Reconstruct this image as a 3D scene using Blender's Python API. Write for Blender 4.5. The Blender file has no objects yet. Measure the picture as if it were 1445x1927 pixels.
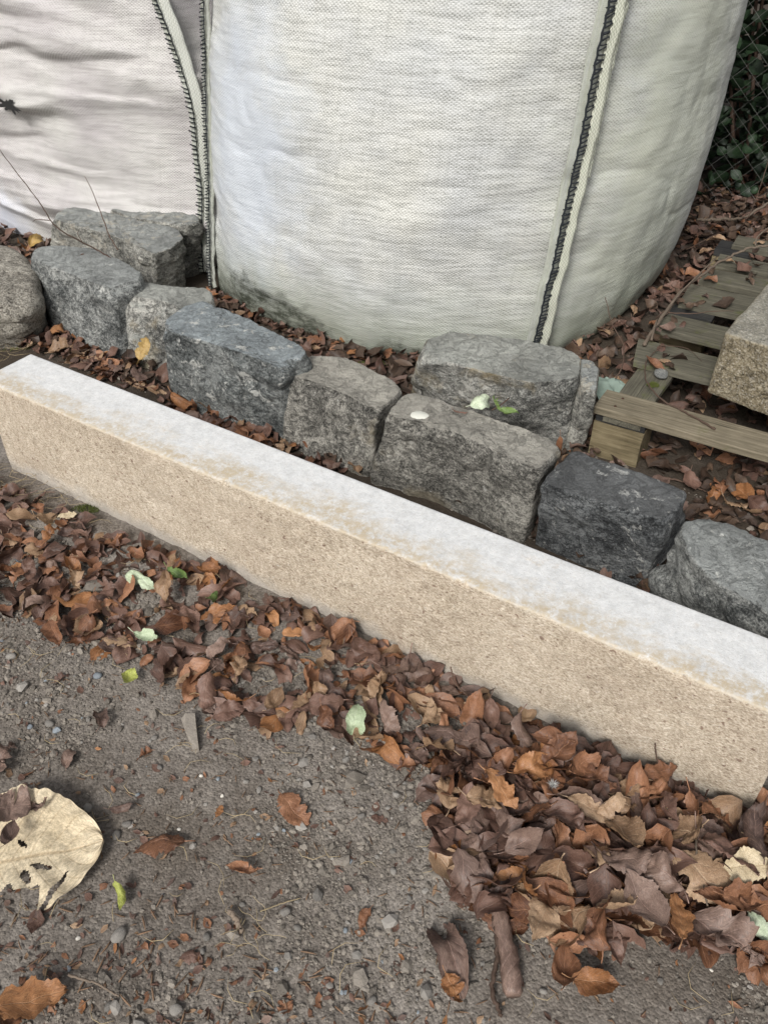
import bpy, math, random
import numpy as np
from mathutils import Vector, Matrix, Euler

R = math.radians
S = bpy.context.scene
COL = S.collection

# ------------------------------------------------------------------ camera, sky, sun, exposure
CAM_H, CAM_F, CAM_P = 1.25, 1550.0, R(39.25)      # height, focal length in photo pixels, downward pitch
cd = bpy.data.cameras.new('camera'); cam = bpy.data.objects.new('camera', cd); COL.objects.link(cam)
cam.location = (0, 0, CAM_H); cam.rotation_euler = (R(90) - CAM_P, 0, 0)
cd.sensor_fit = 'VERTICAL'; cd.sensor_height = 24.0; cd.lens = CAM_F / 1927.0 * 24.0
cd.clip_start = 0.02; cd.clip_end = 500
S.camera = cam

SUN_EL, SUN_AZ = R(42), R(203)                    # compass direction the light comes from
W = bpy.data.worlds.new('World'); S.world = W; W.use_nodes = True
nt = W.node_tree; nt.nodes.clear()
sky = nt.nodes.new('ShaderNodeTexSky'); sky.sky_type = 'NISHITA'; sky.sun_disc = False
sky.sun_elevation = SUN_EL; sky.sun_rotation = SUN_AZ; sky.dust_density = 4.0; sky.air_density = 1.0; sky.ozone_density = 1.0
hs = nt.nodes.new('ShaderNodeHueSaturation'); hs.inputs['Saturation'].default_value = 0.28
bg = nt.nodes.new('ShaderNodeBackground'); bg.inputs['Strength'].default_value = 0.112
wo = nt.nodes.new('ShaderNodeOutputWorld')
nt.links.new(sky.outputs[0], hs.inputs['Color']); nt.links.new(hs.outputs[0], bg.inputs['Color']); nt.links.new(bg.outputs[0], wo.inputs['Surface'])
sl = bpy.data.lights.new('sun', 'SUN'); sl.energy = 2.4; sl.angle = R(15); sl.color = (1.0, 0.975, 0.94)
sun = bpy.data.objects.new('sun', sl); COL.objects.link(sun)
sd = Vector((math.sin(SUN_AZ) * math.cos(SUN_EL), math.cos(SUN_AZ) * math.cos(SUN_EL), math.sin(SUN_EL)))
sun.rotation_euler = sd.to_track_quat('Z', 'Y').to_euler()
S.view_settings.view_transform = 'Standard'; S.view_settings.look = 'None'
S.view_settings.gamma = 1; S.view_settings.use_curve_mapping = False
S.view_settings.exposure = 0.2

# ------------------------------------------------------------------ helpers
def at(px, py, z=0.0):
    """Point of the place at height z seen at photo pixel (px, py)."""
    u = (px - 722.5) / CAM_F; v = -(py - 963.5) / CAM_F
    c, s = math.cos(CAM_P), math.sin(CAM_P)
    dy, dz = c + v * s, -s + v * c
    t = (z - CAM_H) / dz
    return Vector((u * t, dy * t, z))

def at_y(px, py, Y):
    u = (px - 722.5) / CAM_F; v = -(py - 963.5) / CAM_F
    c, s = math.cos(CAM_P), math.sin(CAM_P)
    t = Y / (c + v * s)
    return Vector((u * t, Y, CAM_H + (-s + v * c) * t))

def _hash(i, j, k):
    h = (i * 374761393 + j * 668265263 + k * 2147483647 + 1013904223) & 0xffffffff
    h = ((h ^ (h >> 13)) * 1274126177) & 0xffffffff
    h = ((h ^ (h >> 16)) * 2246822519) & 0xffffffff
    return ((h ^ (h >> 15)) & 0xffffff) / float(0xffffff)

def vn(p):
    p = np.asarray(p, float); f = np.floor(p); t = p - f; i = f.astype(np.int64)
    t = t * t * t * (t * (t * 6 - 15) + 10)
    x, y, z = i[..., 0], i[..., 1], i[..., 2]; a, b, c = t[..., 0], t[..., 1], t[..., 2]
    def L(a0, a1, w): return a0 + (a1 - a0) * w
    r = L(L(L(_hash(x, y, z), _hash(x + 1, y, z), a), L(_hash(x, y + 1, z), _hash(x + 1, y + 1, z), a), b),
          L(L(_hash(x, y, z + 1), _hash(x + 1, y, z + 1), a), L(_hash(x, y + 1, z + 1), _hash(x + 1, y + 1, z + 1), a), b), c)
    return r * 2 - 1

def fbm(p, octv=4, gain=0.5):
    p = np.asarray(p, float); s = 0; a = 1.0; n = 0
    for k in range(octv):
        s = s + a * vn(p * (2.03 ** k) + 17.3 * k); n += a; a *= gain
    return s / n

def mesh(name, V, F, mats=(), uv=None, smooth=True, mi=None, attr=None):
    me = bpy.data.meshes.new(name)
    me.from_pydata([tuple(v) for v in V] if not isinstance(V, np.ndarray) else V.tolist(), [], F if isinstance(F, list) else F.tolist())
    for m in (mats if isinstance(mats, (list, tuple)) else [mats]): me.materials.append(m)
    if uv is not None:
        l = me.uv_layers.new(name='UVMap'); vi = np.empty(len(me.loops), np.int32); me.loops.foreach_get('vertex_index', vi)
        l.data.foreach_set('uv', np.asarray(uv, np.float32)[vi].ravel())
    if attr is not None:
        a = me.attributes.new('rnd', 'FLOAT', 'POINT'); a.data.foreach_set('value', np.asarray(attr, np.float32))
    if mi is not None: me.polygons.foreach_set('material_index', np.asarray(mi, np.int32))
    if smooth: me.polygons.foreach_set('use_smooth', np.ones(len(me.polygons), bool))
    me.update()
    return me

def link(name, me, parent=None, label=None, cat=None, group=None, kind=None, loc=None, rot=None):
    o = bpy.data.objects.new(name, me); COL.objects.link(o)
    if parent: o.parent = parent
    if label: o['label'] = label
    if cat: o['category'] = cat
    if group: o['group'] = group
    if kind: o['kind'] = kind
    if loc is not None: o.location = loc
    if rot is not None: o.rotation_euler = rot
    return o

def grid_faces(nu, nv, closed=False):
    i, j = np.meshgrid(np.arange(nu - (0 if closed else 1)), np.arange(nv - 1), indexing='ij')
    a = i * nv + j; b = ((i + 1) % nu) * nv + j
    return np.stack([a, b, b + 1, a + 1], -1).reshape(-1, 4)

def normals(me):
    n = np.empty(len(me.vertices) * 3, np.float32); me.vertices.foreach_get('normal', n); return n.reshape(-1, 3)

def coords(me):
    n = np.empty(len(me.vertices) * 3, np.float32); me.vertices.foreach_get('co', n); return n.reshape(-1, 3).astype(float)

def set_coords(me, c): me.vertices.foreach_set('co', c.astype(np.float32).ravel()); me.update()

def tube(pts, rad, n=6, jitter=0.0, rng=random, caps=True):
    """Tapered tube through points; returns V, F."""
    P = [Vector(p) for p in pts]; V = []; F = []
    for i, p in enumerate(P):
        d = (P[min(i + 1, len(P) - 1)] - P[max(i - 1, 0)]).normalized()
        a = d.orthogonal().normalized() if abs(d.z) > .95 else d.cross(Vector((0, 0, 1))).normalized()
        b = d.cross(a).normalized()
        r = rad[i] if hasattr(rad, '__len__') else rad
        for k in range(n):
            t = 2 * math.pi * k / n; q = r * (1 + jitter * rng.uniform(-1, 1))
            V.append(p + a * math.cos(t) * q + b * math.sin(t) * q)
    for i in range(len(P) - 1):
        for k in range(n):
            F.append([i * n + k, i * n + (k + 1) % n, (i + 1) * n + (k + 1) % n, (i + 1) * n + k])
    if caps: F.append(list(range(n))[::-1]); F.append([(len(P) - 1) * n + k for k in range(n)])
    return V, F

def spline(pts, n):
    """Catmull-Rom resample."""
    P = [np.array(p, float) for p in pts]; P = [2 * P[0] - P[1]] + P + [2 * P[-1] - P[-2]]
    out = []; m = len(P) - 3
    for k in range(n):
        s = k / (n - 1) * m; i = min(int(s), m - 1); t = s - i
        a, b, c, d = P[i:i + 4]
        out.append(.5 * ((2 * b) + (-a + c) * t + (2 * a - 5 * b + 4 * c - d) * t * t + (-a + 3 * b - 3 * c + d) * t ** 3))
    return out

def inside(poly, x, y):
    x = np.asarray(x); y = np.asarray(y); r = np.zeros(x.shape, bool); n = len(poly)
    for i in range(n):
        x1, y1 = poly[i]; x2, y2 = poly[(i + 1) % n]
        c = ((y1 > y) != (y2 > y)) & (x < (x2 - x1) * (y - y1) / (y2 - y1 + 1e-12) + x1)
        r ^= c
    return r

# ------------------------------------------------------------------ node helper
class N:
    def __init__(s, name, rough=0.85, spec=0.3):
        s.m = bpy.data.materials.new(name); s.m.use_nodes = True; s.t = s.m.node_tree
        s.b = s.t.nodes['Principled BSDF']; s.b.inputs['Roughness'].default_value = rough
        s.b.inputs['Specular IOR Level'].default_value = spec
        s.tc = s.t.nodes.new('ShaderNodeTexCoord')
    def new(s, t, **k):
        n = s.t.nodes.new(t)
        for a, b in k.items(): setattr(n, a, b)
        return n
    def put(s, sock, v):
        if isinstance(v, bpy.types.NodeSocket): s.t.links.new(v, sock)
        elif v is not None:
            if isinstance(v, tuple) and len(v) == 3 and sock.type == 'RGBA': v = (*v, 1)
            sock.default_value = v
    def map(s, vec, sc=(1, 1, 1), rot=(0, 0, 0), loc=(0, 0, 0)):
        n = s.new('ShaderNodeMapping'); s.put(n.inputs['Vector'], vec)
        n.inputs['Scale'].default_value = sc; n.inputs['Rotation'].default_value = rot; n.inputs['Location'].default_value = loc
        return n.outputs[0]
    def noise(s, vec, scale, detail=4, rough=.55, dist=0.0):
        n = s.new('ShaderNodeTexNoise'); s.put(n.inputs['Vector'], vec)
        n.inputs['Scale'].default_value = scale; n.inputs['Detail'].default_value = detail
        n.inputs['Roughness'].default_value = rough; n.inputs['Distortion'].default_value = dist
        return n.outputs['Fac']
    def voro(s, vec, scale, feature='F1', out='Distance', rnd=1.0):
        n = s.new('ShaderNodeTexVoronoi', feature=feature); s.put(n.inputs['Vector'], vec); n.inputs['Scale'].default_value = scale
        n.inputs['Randomness'].default_value = rnd
        return n.outputs[out]
    def ramp(s, f, stops, interp='LINEAR'):
        n = s.new('ShaderNodeValToRGB'); s.put(n.inputs[0], f); n.color_ramp.interpolation = interp
        e = n.color_ramp.elements
        while len(e) < len(stops): e.new(0.5)
        for el, (p, c) in zip(e, stops):
            el.position = p; el.color = (c, c, c, 1) if not isinstance(c, tuple) else (*c, 1)
        return n.outputs[0]
    def mix(s, f, a, b, mode='MIX'):
        n = s.new('ShaderNodeMix', data_type='RGBA', blend_type=mode)
        s.put(n.inputs[0], f); s.put(n.inputs[6], a); s.put(n.inputs[7], b); return n.outputs[2]
    def math(s, op, a, b=None, c=None, clamp=False):
        n = s.new('ShaderNodeMath', operation=op, use_clamp=clamp); s.put(n.inputs[0], a)
        if b is not None: s.put(n.inputs[1], b)
        if c is not None: s.put(n.inputs[2], c)
        return n.outputs[0]
    def sep(s, v):
        n = s.new('ShaderNodeSeparateXYZ'); s.put(n.inputs[0], v); return n.outputs
    def bump(s, h, dist=.002, strength=1.0, nrm=None):
        n = s.new('ShaderNodeBump'); s.put(n.inputs['Height'], h); n.inputs['Distance'].default_value = dist
        n.inputs['Strength'].default_value = strength
        if nrm is not None: s.put(n.inputs['Normal'], nrm)
        return n.outputs[0]
    def out(s, col=None, nrm=None, rough=None):
        if col is not None: s.put(s.b.inputs['Base Color'], col)
        if nrm is not None: s.put(s.b.inputs['Normal'], nrm)
        if rough is not None: s.put(s.b.inputs['Roughness'], rough)
        return s.m

# ------------------------------------------------------------------ materials
def m_stone(name, dark, mid, light, white=(.62, .62, .58), wamt=.62, tan=None, tamt=.6, speck=0.0, seed=0.0, toptone=None, top_z=.2, bmp=.014):
    n = N(name, .82, .35); o = n.map(n.tc.outputs['Object'], loc=(seed, seed * .7, seed * .3))
    a = n.noise(o, 9, 6, .6); b = n.noise(n.map(o, (1, 1, 1.5), (.5, .3, 0)), 48, 8, .8); c = n.noise(o, 230, 4, .75)
    f = n.math('ADD', n.math('MULTIPLY', a, .28), n.math('ADD', n.math('MULTIPLY', b, .38), n.math('MULTIPLY', c, .34)))
    col = n.ramp(f, [(.42, tuple(q * .6 for q in dark)), (.485, mid), (.56, tuple(q * 1.25 for q in light))])
    ck = n.ramp(n.noise(n.map(o, (1, 1, 1.6), (.3, .5, 0), (4, 4, 4)), 17, 7, .7, .8), [(.475, 0.0), (.498, 1.0), (.52, 0.0)])
    col = n.mix(n.math('MULTIPLY', ck, .55), col, tuple(q * .45 for q in dark))
    lt = n.ramp(n.noise(n.map(o, (1, 1, 1.4), (.2, .1, .4), (8, 1, 4)), 34, 7, .8), [(.56, 0.0), (.66, 1.0)]); col = n.mix(n.math('MULTIPLY', lt, .6), col, tuple(min(.6, q * 1.5) for q in light))
    if tan:
        t = n.ramp(n.noise(n.map(o, loc=(3, 1, 7)), 7, 5, .6, .4), [(tamt - .05, 0.0), (tamt + .07, 1.0)])
        col = n.mix(n.math('MULTIPLY', t, .75), col, tan)
    if toptone:                                   # the sawn / bedding face on top is smoother; overhead light painted into its tone
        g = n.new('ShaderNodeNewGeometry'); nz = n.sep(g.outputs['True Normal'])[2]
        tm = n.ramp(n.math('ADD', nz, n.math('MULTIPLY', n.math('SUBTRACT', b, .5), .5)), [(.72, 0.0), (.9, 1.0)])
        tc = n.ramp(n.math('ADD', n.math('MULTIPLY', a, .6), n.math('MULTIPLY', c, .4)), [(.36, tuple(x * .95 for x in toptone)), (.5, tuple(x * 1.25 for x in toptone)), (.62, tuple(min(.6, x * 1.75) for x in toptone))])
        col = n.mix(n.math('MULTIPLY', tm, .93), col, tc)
    if speck > 0:
        v = n.voro(o, 260, out='Color'); vv = n.sep(v)[0]
        sp = n.ramp(vv, [(.0, tuple(x * .35 for x in dark)), (.3, mid), (.7, light), (1., (.6, .57, .5))])
        col = n.mix(speck, col, sp)
    g = n.new('ShaderNodeNewGeometry')
    pt = n.ramp(g.outputs['Pointiness'], [(.505, 0.0), (.57, 1.0)])
    wn = n.noise(n.map(o, loc=(9, 2, 4)), 22, 8, .72, .3)
    wm = n.ramp(n.math('ADD', wn, n.math('MULTIPLY', pt, .17)), [(wamt, 0.0), (wamt + .035, 1.0)])
    col = n.mix(n.math('MULTIPLY', wm, .8), col, white)
    wear = n.math('MULTIPLY', pt, .75); col = n.mix(wear, col, light)
    h = n.math('ADD', n.math('MULTIPLY', b, .7), n.math('MULTIPLY', c, .25)); h = n.math('ADD', h, n.math('MULTIPLY', n.noise(n.map(o, (1, 1, 1.7), (.4, .2, 0)), 20, 6, .75), .9)); h = n.math('SUBTRACT', h, n.math('MULTIPLY', ck, .25))
    nr = n.bump(h, bmp, .9)
    return n.out(col, nr)

def m_kerb():
    n = N('sawn_sandstone_stained', .8, .3); o = n.tc.outputs['Object']; x, y, z = n.sep(o)
    H = .2586
    a = n.noise(o, 6, 5, .6); b = n.noise(o, 45, 6, .7); c = n.noise(n.map(o, (1, 1, 1.8), (0, R(35), 0)), 170, 4, .8)
    # rough tan face
    f = n.math('ADD', n.math('MULTIPLY', a, .12), n.math('ADD', n.math('MULTIPLY', b, .22), n.math('MULTIPLY', c, .66)))
    face = n.ramp(f, [(.385, (.20, .145, .10)), (.445, (.375, .31, .232)), (.525, (.535, .455, .352)), (.605, (.73, .66, .555))])
    pink = n.ramp(n.noise(n.map(o, loc=(4, 4, 1)), 4.5, 4, .6), [(.45, 0.0), (.65, 1.0)])
    face = n.mix(n.math('MULTIPLY', pink, .22), face, (.40, .31, .24))
    fl = n.ramp(n.voro(n.map(o, (1, 1, 2.2), (0, R(35), 0)), 170), [(.0, 1.0), (.28, 0.0)])
    face = n.mix(n.math('MULTIPLY', fl, .5), face, (.16, .115, .075))
    spk = n.ramp(n.noise(o, 75, 2, .5), [(.66, 0.0), (.70, 1.0)]); face = n.mix(n.math('MULTIPLY', spk, .75), face, (.17, .10, .07))
    wh = n.ramp(n.noise(n.map(o, loc=(1, 7, 3)), 90, 3, .6), [(.66, 0.0), (.72, 1.0)]); face = n.mix(n.math('MULTIPLY', wh, .45), face, (.62, .60, .56))
    lowm = n.math('ADD', z, n.math('MULTIPLY', n.math('SUBTRACT', n.noise(o, 12, 6, .7), .5), -.10))
    low = n.ramp(lowm, [(.014, 1.0), (.045, 0.0)]); face = n.mix(n.math('MULTIPLY', low, .6), face, (.42, .40, .37))
    # pale smooth top with rust-tan stains creeping in from the front arris
    top = n.ramp(n.math('ADD', n.math('MULTIPLY', b, .6), n.math('MULTIPLY', c, .4)), [(.38, (.53, .535, .53)), (.5, (.635, .64, .635)), (.62, (.72, .72, .71))])
    fib = n.ramp(n.noise(n.map(o, (1, 1, 1)), 38, 8, .8, 2.5), [(.52, 0.0), (.535, 1.0), (.55, 0.0)])
    top = n.mix(n.math('MULTIPLY', fib, .45), top, (.36, .31, .24))
    pk = n.ramp(n.noise(o, 240, 3, .7), [(.60, 0.0), (.68, 1.0)]); top = n.mix(n.math('MULTIPLY', pk, .35), top, (.33, .32, .29))
    ys = n.math('ADD', y, n.math('MULTIPLY', n.math('SUBTRACT', n.noise(n.map(o, (.6, 1, 1)), 8, 8, .75, .6), .44), -.26))
    st = n.ramp(ys, [(.004, 1.0), (.034, .5), (.062, 0.0)])
    st = n.math('MULTIPLY', st, n.ramp(n.noise(o, 75, 7, .8), [(.40, .12), (.56, 1.0)]))
    top = n.mix(n.math('MULTIPLY', st, .85), top, (.47, .38, .25))
    ed = n.ramp(n.math('ADD', y, n.math('MULTIPLY', n.noise(o, 30, 4, .6), .004)), [(.004, 1.0), (.009, 0.0)])
    top = n.mix(n.math('MULTIPLY', ed, .55), top, (.52, .45, .34))
    g = n.new('ShaderNodeNewGeometry'); tm = n.ramp(z, [(.0, 0.0), (1., 0.0)])
    zz = n.math('ADD', z, n.math('MULTIPLY', n.math('SUBTRACT', n.noise(o, 28, 5, .6), .5), .012))
    tm = n.ramp(n.math('MULTIPLY', n.math('SUBTRACT', zz, H - .0065), 200.0), [(.3, 0.0), (.9, 1.0)])
    col = n.mix(tm, face, top)
    hf = n.math('ADD', n.math('MULTIPLY', c, .6), n.math('ADD', n.math('MULTIPLY', b, .5), n.math('MULTIPLY', fl, -.35)))
    nz = n.sep(g.outputs['True Normal'])[2]; flat = n.ramp(nz, [(.6, 1.0), (.95, .3)])
    nr = n.bump(n.math('MULTIPLY', hf, flat), .0045, .9)
    return n.out(col, nr)

def m_soil():
    n = N('trodden_soil', .95, .15); o = n.tc.outputs['Object']
    a = n.noise(o, 2.6, 5, .6, .3); b = n.noise(o, 26, 6, .7); c = n.noise(o, 190, 4, .7)
    f = n.math('ADD', n.math('MULTIPLY', a, .5), n.math('ADD', n.math('MULTIPLY', b, .25), n.math('MULTIPLY', c, .25)))
    col = n.ramp(f, [(.36, (.08, .067, .056)), (.46, (.142, .123, .105)), (.55, (.205, .182, .158)), (.66, (.29, .262, .23))])
    v = n.sep(n.voro(o, 230, out='Color')); cl = n.ramp(v[0], [(0., .7), (1., 1.25)])
    du = n.ramp(n.noise(n.map(o, loc=(3, 8, 0)), 3.2, 5, .6), [(.46, 0.0), (.62, 1.0)]); col = n.mix(n.math('MULTIPLY', du, .5), col, (.26, .235, .208))
    dk = n.ramp(n.noise(n.map(o, loc=(7, 1, 0)), 5, 6, .65), [(.50, 0.0), (.64, 1.0)]); col = n.mix(n.math('MULTIPLY', dk, .5), col, (.085, .068, .052))
    col = n.mix(1.0, col, cl, 'MULTIPLY')
    px_, py_, _z = n.sep(o)                                     # soil behind the kerb is darker
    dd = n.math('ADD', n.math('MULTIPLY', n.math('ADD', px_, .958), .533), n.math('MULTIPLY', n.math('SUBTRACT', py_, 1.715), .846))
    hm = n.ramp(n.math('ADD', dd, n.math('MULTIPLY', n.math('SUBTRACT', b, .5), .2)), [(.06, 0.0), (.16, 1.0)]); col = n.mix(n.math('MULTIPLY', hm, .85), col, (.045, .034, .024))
    peb = n.voro(o, 230); h = n.math('ADD', n.math('MULTIPLY', n.math('SUBTRACT', 1.0, peb), .7), n.math('ADD', n.math('MULTIPLY', c, .7), n.math('MULTIPLY', b, 1.5)))
    return n.out(col, n.bump(h, .0026, .8))

def m_leaf(name, lo, mid, hi, vein, rough=.47, blot=(.05, .03, .02), bl=.66, trans=.0):
    n = N(name, rough, .4)
    uv = n.tc.outputs['UV']; u, v, _ = n.sep(uv)
    at_ = n.new('ShaderNodeAttribute', attribute_name='rnd').outputs['Fac']; oi = n.new('ShaderNodeObjectInfo').outputs['Random']
    r = n.math('FRACT', n.math('ADD', at_, oi))
    co = n.new('ShaderNodeCombineXYZ'); n.put(co.inputs[2], n.math('MULTIPLY', r, 37.0))
    sh = n.new('ShaderNodeVectorMath', operation='ADD'); n.put(sh.inputs[0], uv); n.put(sh.inputs[1], co.outputs[0]); p = sh.outputs[0]
    a = n.noise(p, 2.2, 4, .6); b = n.noise(p, 14, 5, .7)
    f = n.math('ADD', n.math('MULTIPLY', r, .34), n.math('ADD', n.math('MULTIPLY', a, .62), n.math('MULTIPLY', b, .5)))
    col = n.ramp(f, [(.48, lo), (.70, mid), (.98, hi)])
    bm = n.ramp(n.noise(n.map(p, loc=(5, 3, 1)), 4, 5, .65), [(bl, 0.0), (bl + .08, 1.0)]); col = n.mix(n.math('MULTIPLY', bm, .6), col, blot)
    av = n.math('ABSOLUTE', n.math('SUBTRACT', v, .5))
    mid_ = n.ramp(av, [(.006, 1.0), (.02, 0.0)])
    ph = n.math('FRACT', n.math('SUBTRACT', n.math('MULTIPLY', u, 9.0), n.math('MULTIPLY', av, 5.0)))
    lat = n.ramp(n.math('ABSOLUTE', n.math('SUBTRACT', ph, .5)), [(.02, 1.0), (.075, 0.0)])
    vm = n.math('MAXIMUM', mid_, n.math('MULTIPLY', lat, .55))
    col = n.mix(n.math('MULTIPLY', vm, .5), col, vein)
    cb = n.ramp(n.noise(n.map(p, (1, 1, 1)), 45, 4, .8), [(.35, .62), (.65, 1.3)]); col = n.mix(1.0, col, cb, 'MULTIPLY')
    h = n.math('ADD', n.math('MULTIPLY', vm, -.5), n.math('MULTIPLY', b, .6))
    if trans: n.b.inputs['Subsurface Weight'].default_value = 0
    nr = n.bump(h, .0012, .8)
    return n.out(col, nr, n.ramp(b, [(.3, rough - .12), (.7, rough + .2)]))

def m_fabric(name, tone, tint, dirt_shade, mould=False, streak=1.0, pitch=.0056, blotch=None):
    n = N(name, .62, .35); uv = n.tc.outputs['UV']; u, v, _ = n.sep(uv)
    wob = n.math('MULTIPLY', n.math('SUBTRACT', n.noise(uv, 14, 4, .6), .5), .012)
    us = n.math('SINE', n.math('MULTIPLY', n.math('ADD', u, wob), math.pi / pitch)); vs = n.math('SINE', n.math('MULTIPLY', n.math('ADD', v, wob), math.pi / (pitch * .72)))
    wv = n.math('MULTIPLY', us, vs)                          # warp over weft / weft over warp
    tape = n.math('ABSOLUTE', n.math('SINE', n.math('MULTIPLY', n.math('ADD', v, wob), math.pi / (pitch * .72))))
    a = n.noise(uv, 3.0, 5, .6); b = n.noise(n.map(uv, (1, 9, 1)), 9, 7, .72, .25); c = n.noise(n.map(uv, (1, 5, 1)), 60, 3, .7)
    vb = n.noise(n.map(uv, (14, 1, 1)), 6, 5, .7)
    col = n.mix(n.ramp(a, [(.38, 0.0), (.62, 1.0)]), tone, tint)
    st = n.ramp(n.math('ADD', n.math('MULTIPLY', b, .7), n.math('MULTIPLY', c, .3)), [(.46, 0.0), (.56, 1.0)])  # streaks carry dirt and wrinkle shading painted into the cloth
    gap = n.ramp(n.math('ADD', n.math('MULTIPLY', wv, .5), .5), [(.0, 1.0), (.55, 0.0)])
    col = n.mix(n.math('MULTIPLY', n.math('MULTIPLY', st, n.math('ADD', n.math('MULTIPLY', gap, .55), .22)), streak), col, dirt_shade)
    col = n.mix(n.math('MULTIPLY', n.ramp(vb, [(.5, 0.0), (.68, 1.0)]), .16 * streak), col, dirt_shade)
    col = n.mix(n.math('MULTIPLY', gap, .42), col, dirt_shade)
    sp = n.ramp(n.noise(uv, 110, 2, .5), [(.75, 0.0), (.78, 1.0)]); col = n.mix(n.math('MULTIPLY', sp, .45), col, (.05, .05, .04))
    if blotch:
        for (cx, cy, rx, ry, cc, amt) in blotch:
            dx = n.math('DIVIDE', n.math('SUBTRACT', u, cx), rx); dy = n.math('DIVIDE', n.math('SUBTRACT', v, cy), ry)
            d = n.math('SQRT', n.math('ADD', n.math('MULTIPLY', dx, dx), n.math('MULTIPLY', dy, dy)))
            d = n.math('ADD', d, n.math('MULTIPLY', n.math('SUBTRACT', n.noise(uv, 9, 5, .6), .5), 1.1))
            col = n.mix(n.math('MULTIPLY', n.ramp(d, [(.35, 1.0), (1.05, 0.0)]), amt), col, cc)
    if mould:
        gm = n.ramp(n.math('ADD', v, n.math('MULTIPLY', n.math('SUBTRACT', n.noise(uv, 5, 4, .6), .5), .22)), [(.05, 1.0), (.27, 0.0)])
        col = n.mix(n.math('MULTIPLY', gm, .55), col, (.27, .31, .22))
        w = n.ramp(n.noise(n.map(uv, loc=(2.3, 0, 0)), 2.2, 3, .5), [(.38, .0), (.6, .17)])
        um = n.ramp(n.math('DIVIDE', u, 2.0), [(.0, .6), (.14, 1.1), (.3, .9), (.45, .6), (.57, .0)])
        pat = n.ramp(n.noise(n.map(uv, (1, 1.6, 1), loc=(0, 4, 2)), 13, 8, .8), [(.40, .25), (.56, 1.0)])
        thr = n.math('SUBTRACT', n.math('MULTIPLY', n.math('ADD', n.math('MULTIPLY', w, .85), .055), um), v)
        bm = n.math('ADD', thr, n.math('MULTIPLY', n.math('SUBTRACT', n.noise(uv, 22, 9, .85), .5), .26))
        col = n.mix(n.math('MULTIPLY', n.math('MULTIPLY', n.ramp(bm, [(-.0, 0.0), (.06, 1.0)]), pat), .92), col, (.032, .037, .023))
    h = n.math('ADD', n.math('MULTIPLY', wv, .5), n.math('MULTIPLY', tape, .3))
    nr = n.bump(h, .0011, .7); nr = n.bump(n.math('ADD', b, n.math('MULTIPLY', n.noise(n.map(uv, (1, 3.5, 1)), 16, 5, .6, .5), .9)), .004, .55, nr)
    return n.out(col, nr)

def m_web(name, base, dark):
    n = N(name, .7, .3); u, v, _ = n.sep(n.tc.outputs['UV'])
    av = n.math('ABSOLUTE', n.math('SUBTRACT', n.math('FRACT', n.math('MULTIPLY', u, 3.0)), .5))
    ph = n.math('FRACT', n.math('ADD', n.math('MULTIPLY', v, 95.0), n.math('MULTIPLY', av, 2.0)))
    g = n.ramp(n.math('ABSOLUTE', n.math('SUBTRACT', ph, .5)), [(.08, 1.0), (.24, 0.0)])
    col = n.mix(n.math('MULTIPLY', g, .75), base, dark); col = n.mix(n.math('MULTIPLY', n.noise(n.tc.outputs['UV'], 12, 5, .7), .5), col, (.36, .38, .27))
    return n.out(col, n.bump(n.math('SUBTRACT', 1.0, g), .0012, .8))

def m_wood(name, dark, mid, light, moss=.6):
    n = N(name, .85, .25); o = n.tc.outputs['Object']; oi = n.new('ShaderNodeObjectInfo').outputs['Random']
    co = n.new('ShaderNodeCombineXYZ'); n.put(co.inputs[1], n.math('MULTIPLY', oi, 9.0)); sh = n.new('ShaderNodeVectorMath', operation='ADD'); n.put(sh.inputs[0], o); n.put(sh.inputs[1], co.outputs[0]); o = sh.outputs[0]
    g = n.noise(n.map(o, (1.2, 26, 26)), 5, 6, .65, .5); b = n.noise(o, 14, 5, .6); c = n.noise(n.map(o, (2, 40, 40)), 12, 3, .6)
    f = n.math('ADD', n.math('MULTIPLY', g, .55), n.math('ADD', n.math('MULTIPLY', b, .25), n.math('MULTIPLY', c, .2)))
    col = n.ramp(f, [(.36, dark), (.5, mid), (.65, light)])
    mm = n.ramp(n.noise(n.map(o, loc=(2, 2, 2)), 10, 6, .7), [(moss, 0.0), (moss + .1, 1.0)]); col = n.mix(n.math('MULTIPLY', mm, .7), col, (.10, .11, .035))
    cr = n.ramp(n.noise(n.map(o, (1, 45, 45), loc=(0, 3, 0)), 2.5, 4, .6), [(.63, 0.0), (.68, 1.0)]); col = n.mix(n.math('MULTIPLY', cr, .6), col, (.035, .03, .02))
    return n.out(col, n.bump(n.math('SUBTRACT', f, n.math('MULTIPLY', cr, .5)), .003, .8))

def m_plain(name, c, rough=.8, var=.25, scale=40, bmp=.001, spec=.3):
    n = N(name, rough, spec); o = n.tc.outputs['Object']
    oi = n.new('ShaderNodeObjectInfo').outputs['Random']; at_ = n.new('ShaderNodeAttribute', attribute_name='rnd').outputs['Fac']
    r = n.math('FRACT', n.math('ADD', oi, at_))
    f = n.math('ADD', n.math('MULTIPLY', r, .5), n.math('MULTIPLY', n.noise(o, scale, 5, .65), .5))
    col = n.ramp(f, [(.15, tuple(x * (1 - var) for x in c)), (.8, tuple(min(1, x * (1 + var)) for x in c))])
    return n.out(col, n.bump(n.noise(o, scale * 3, 4, .6), bmp, .8))

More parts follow.
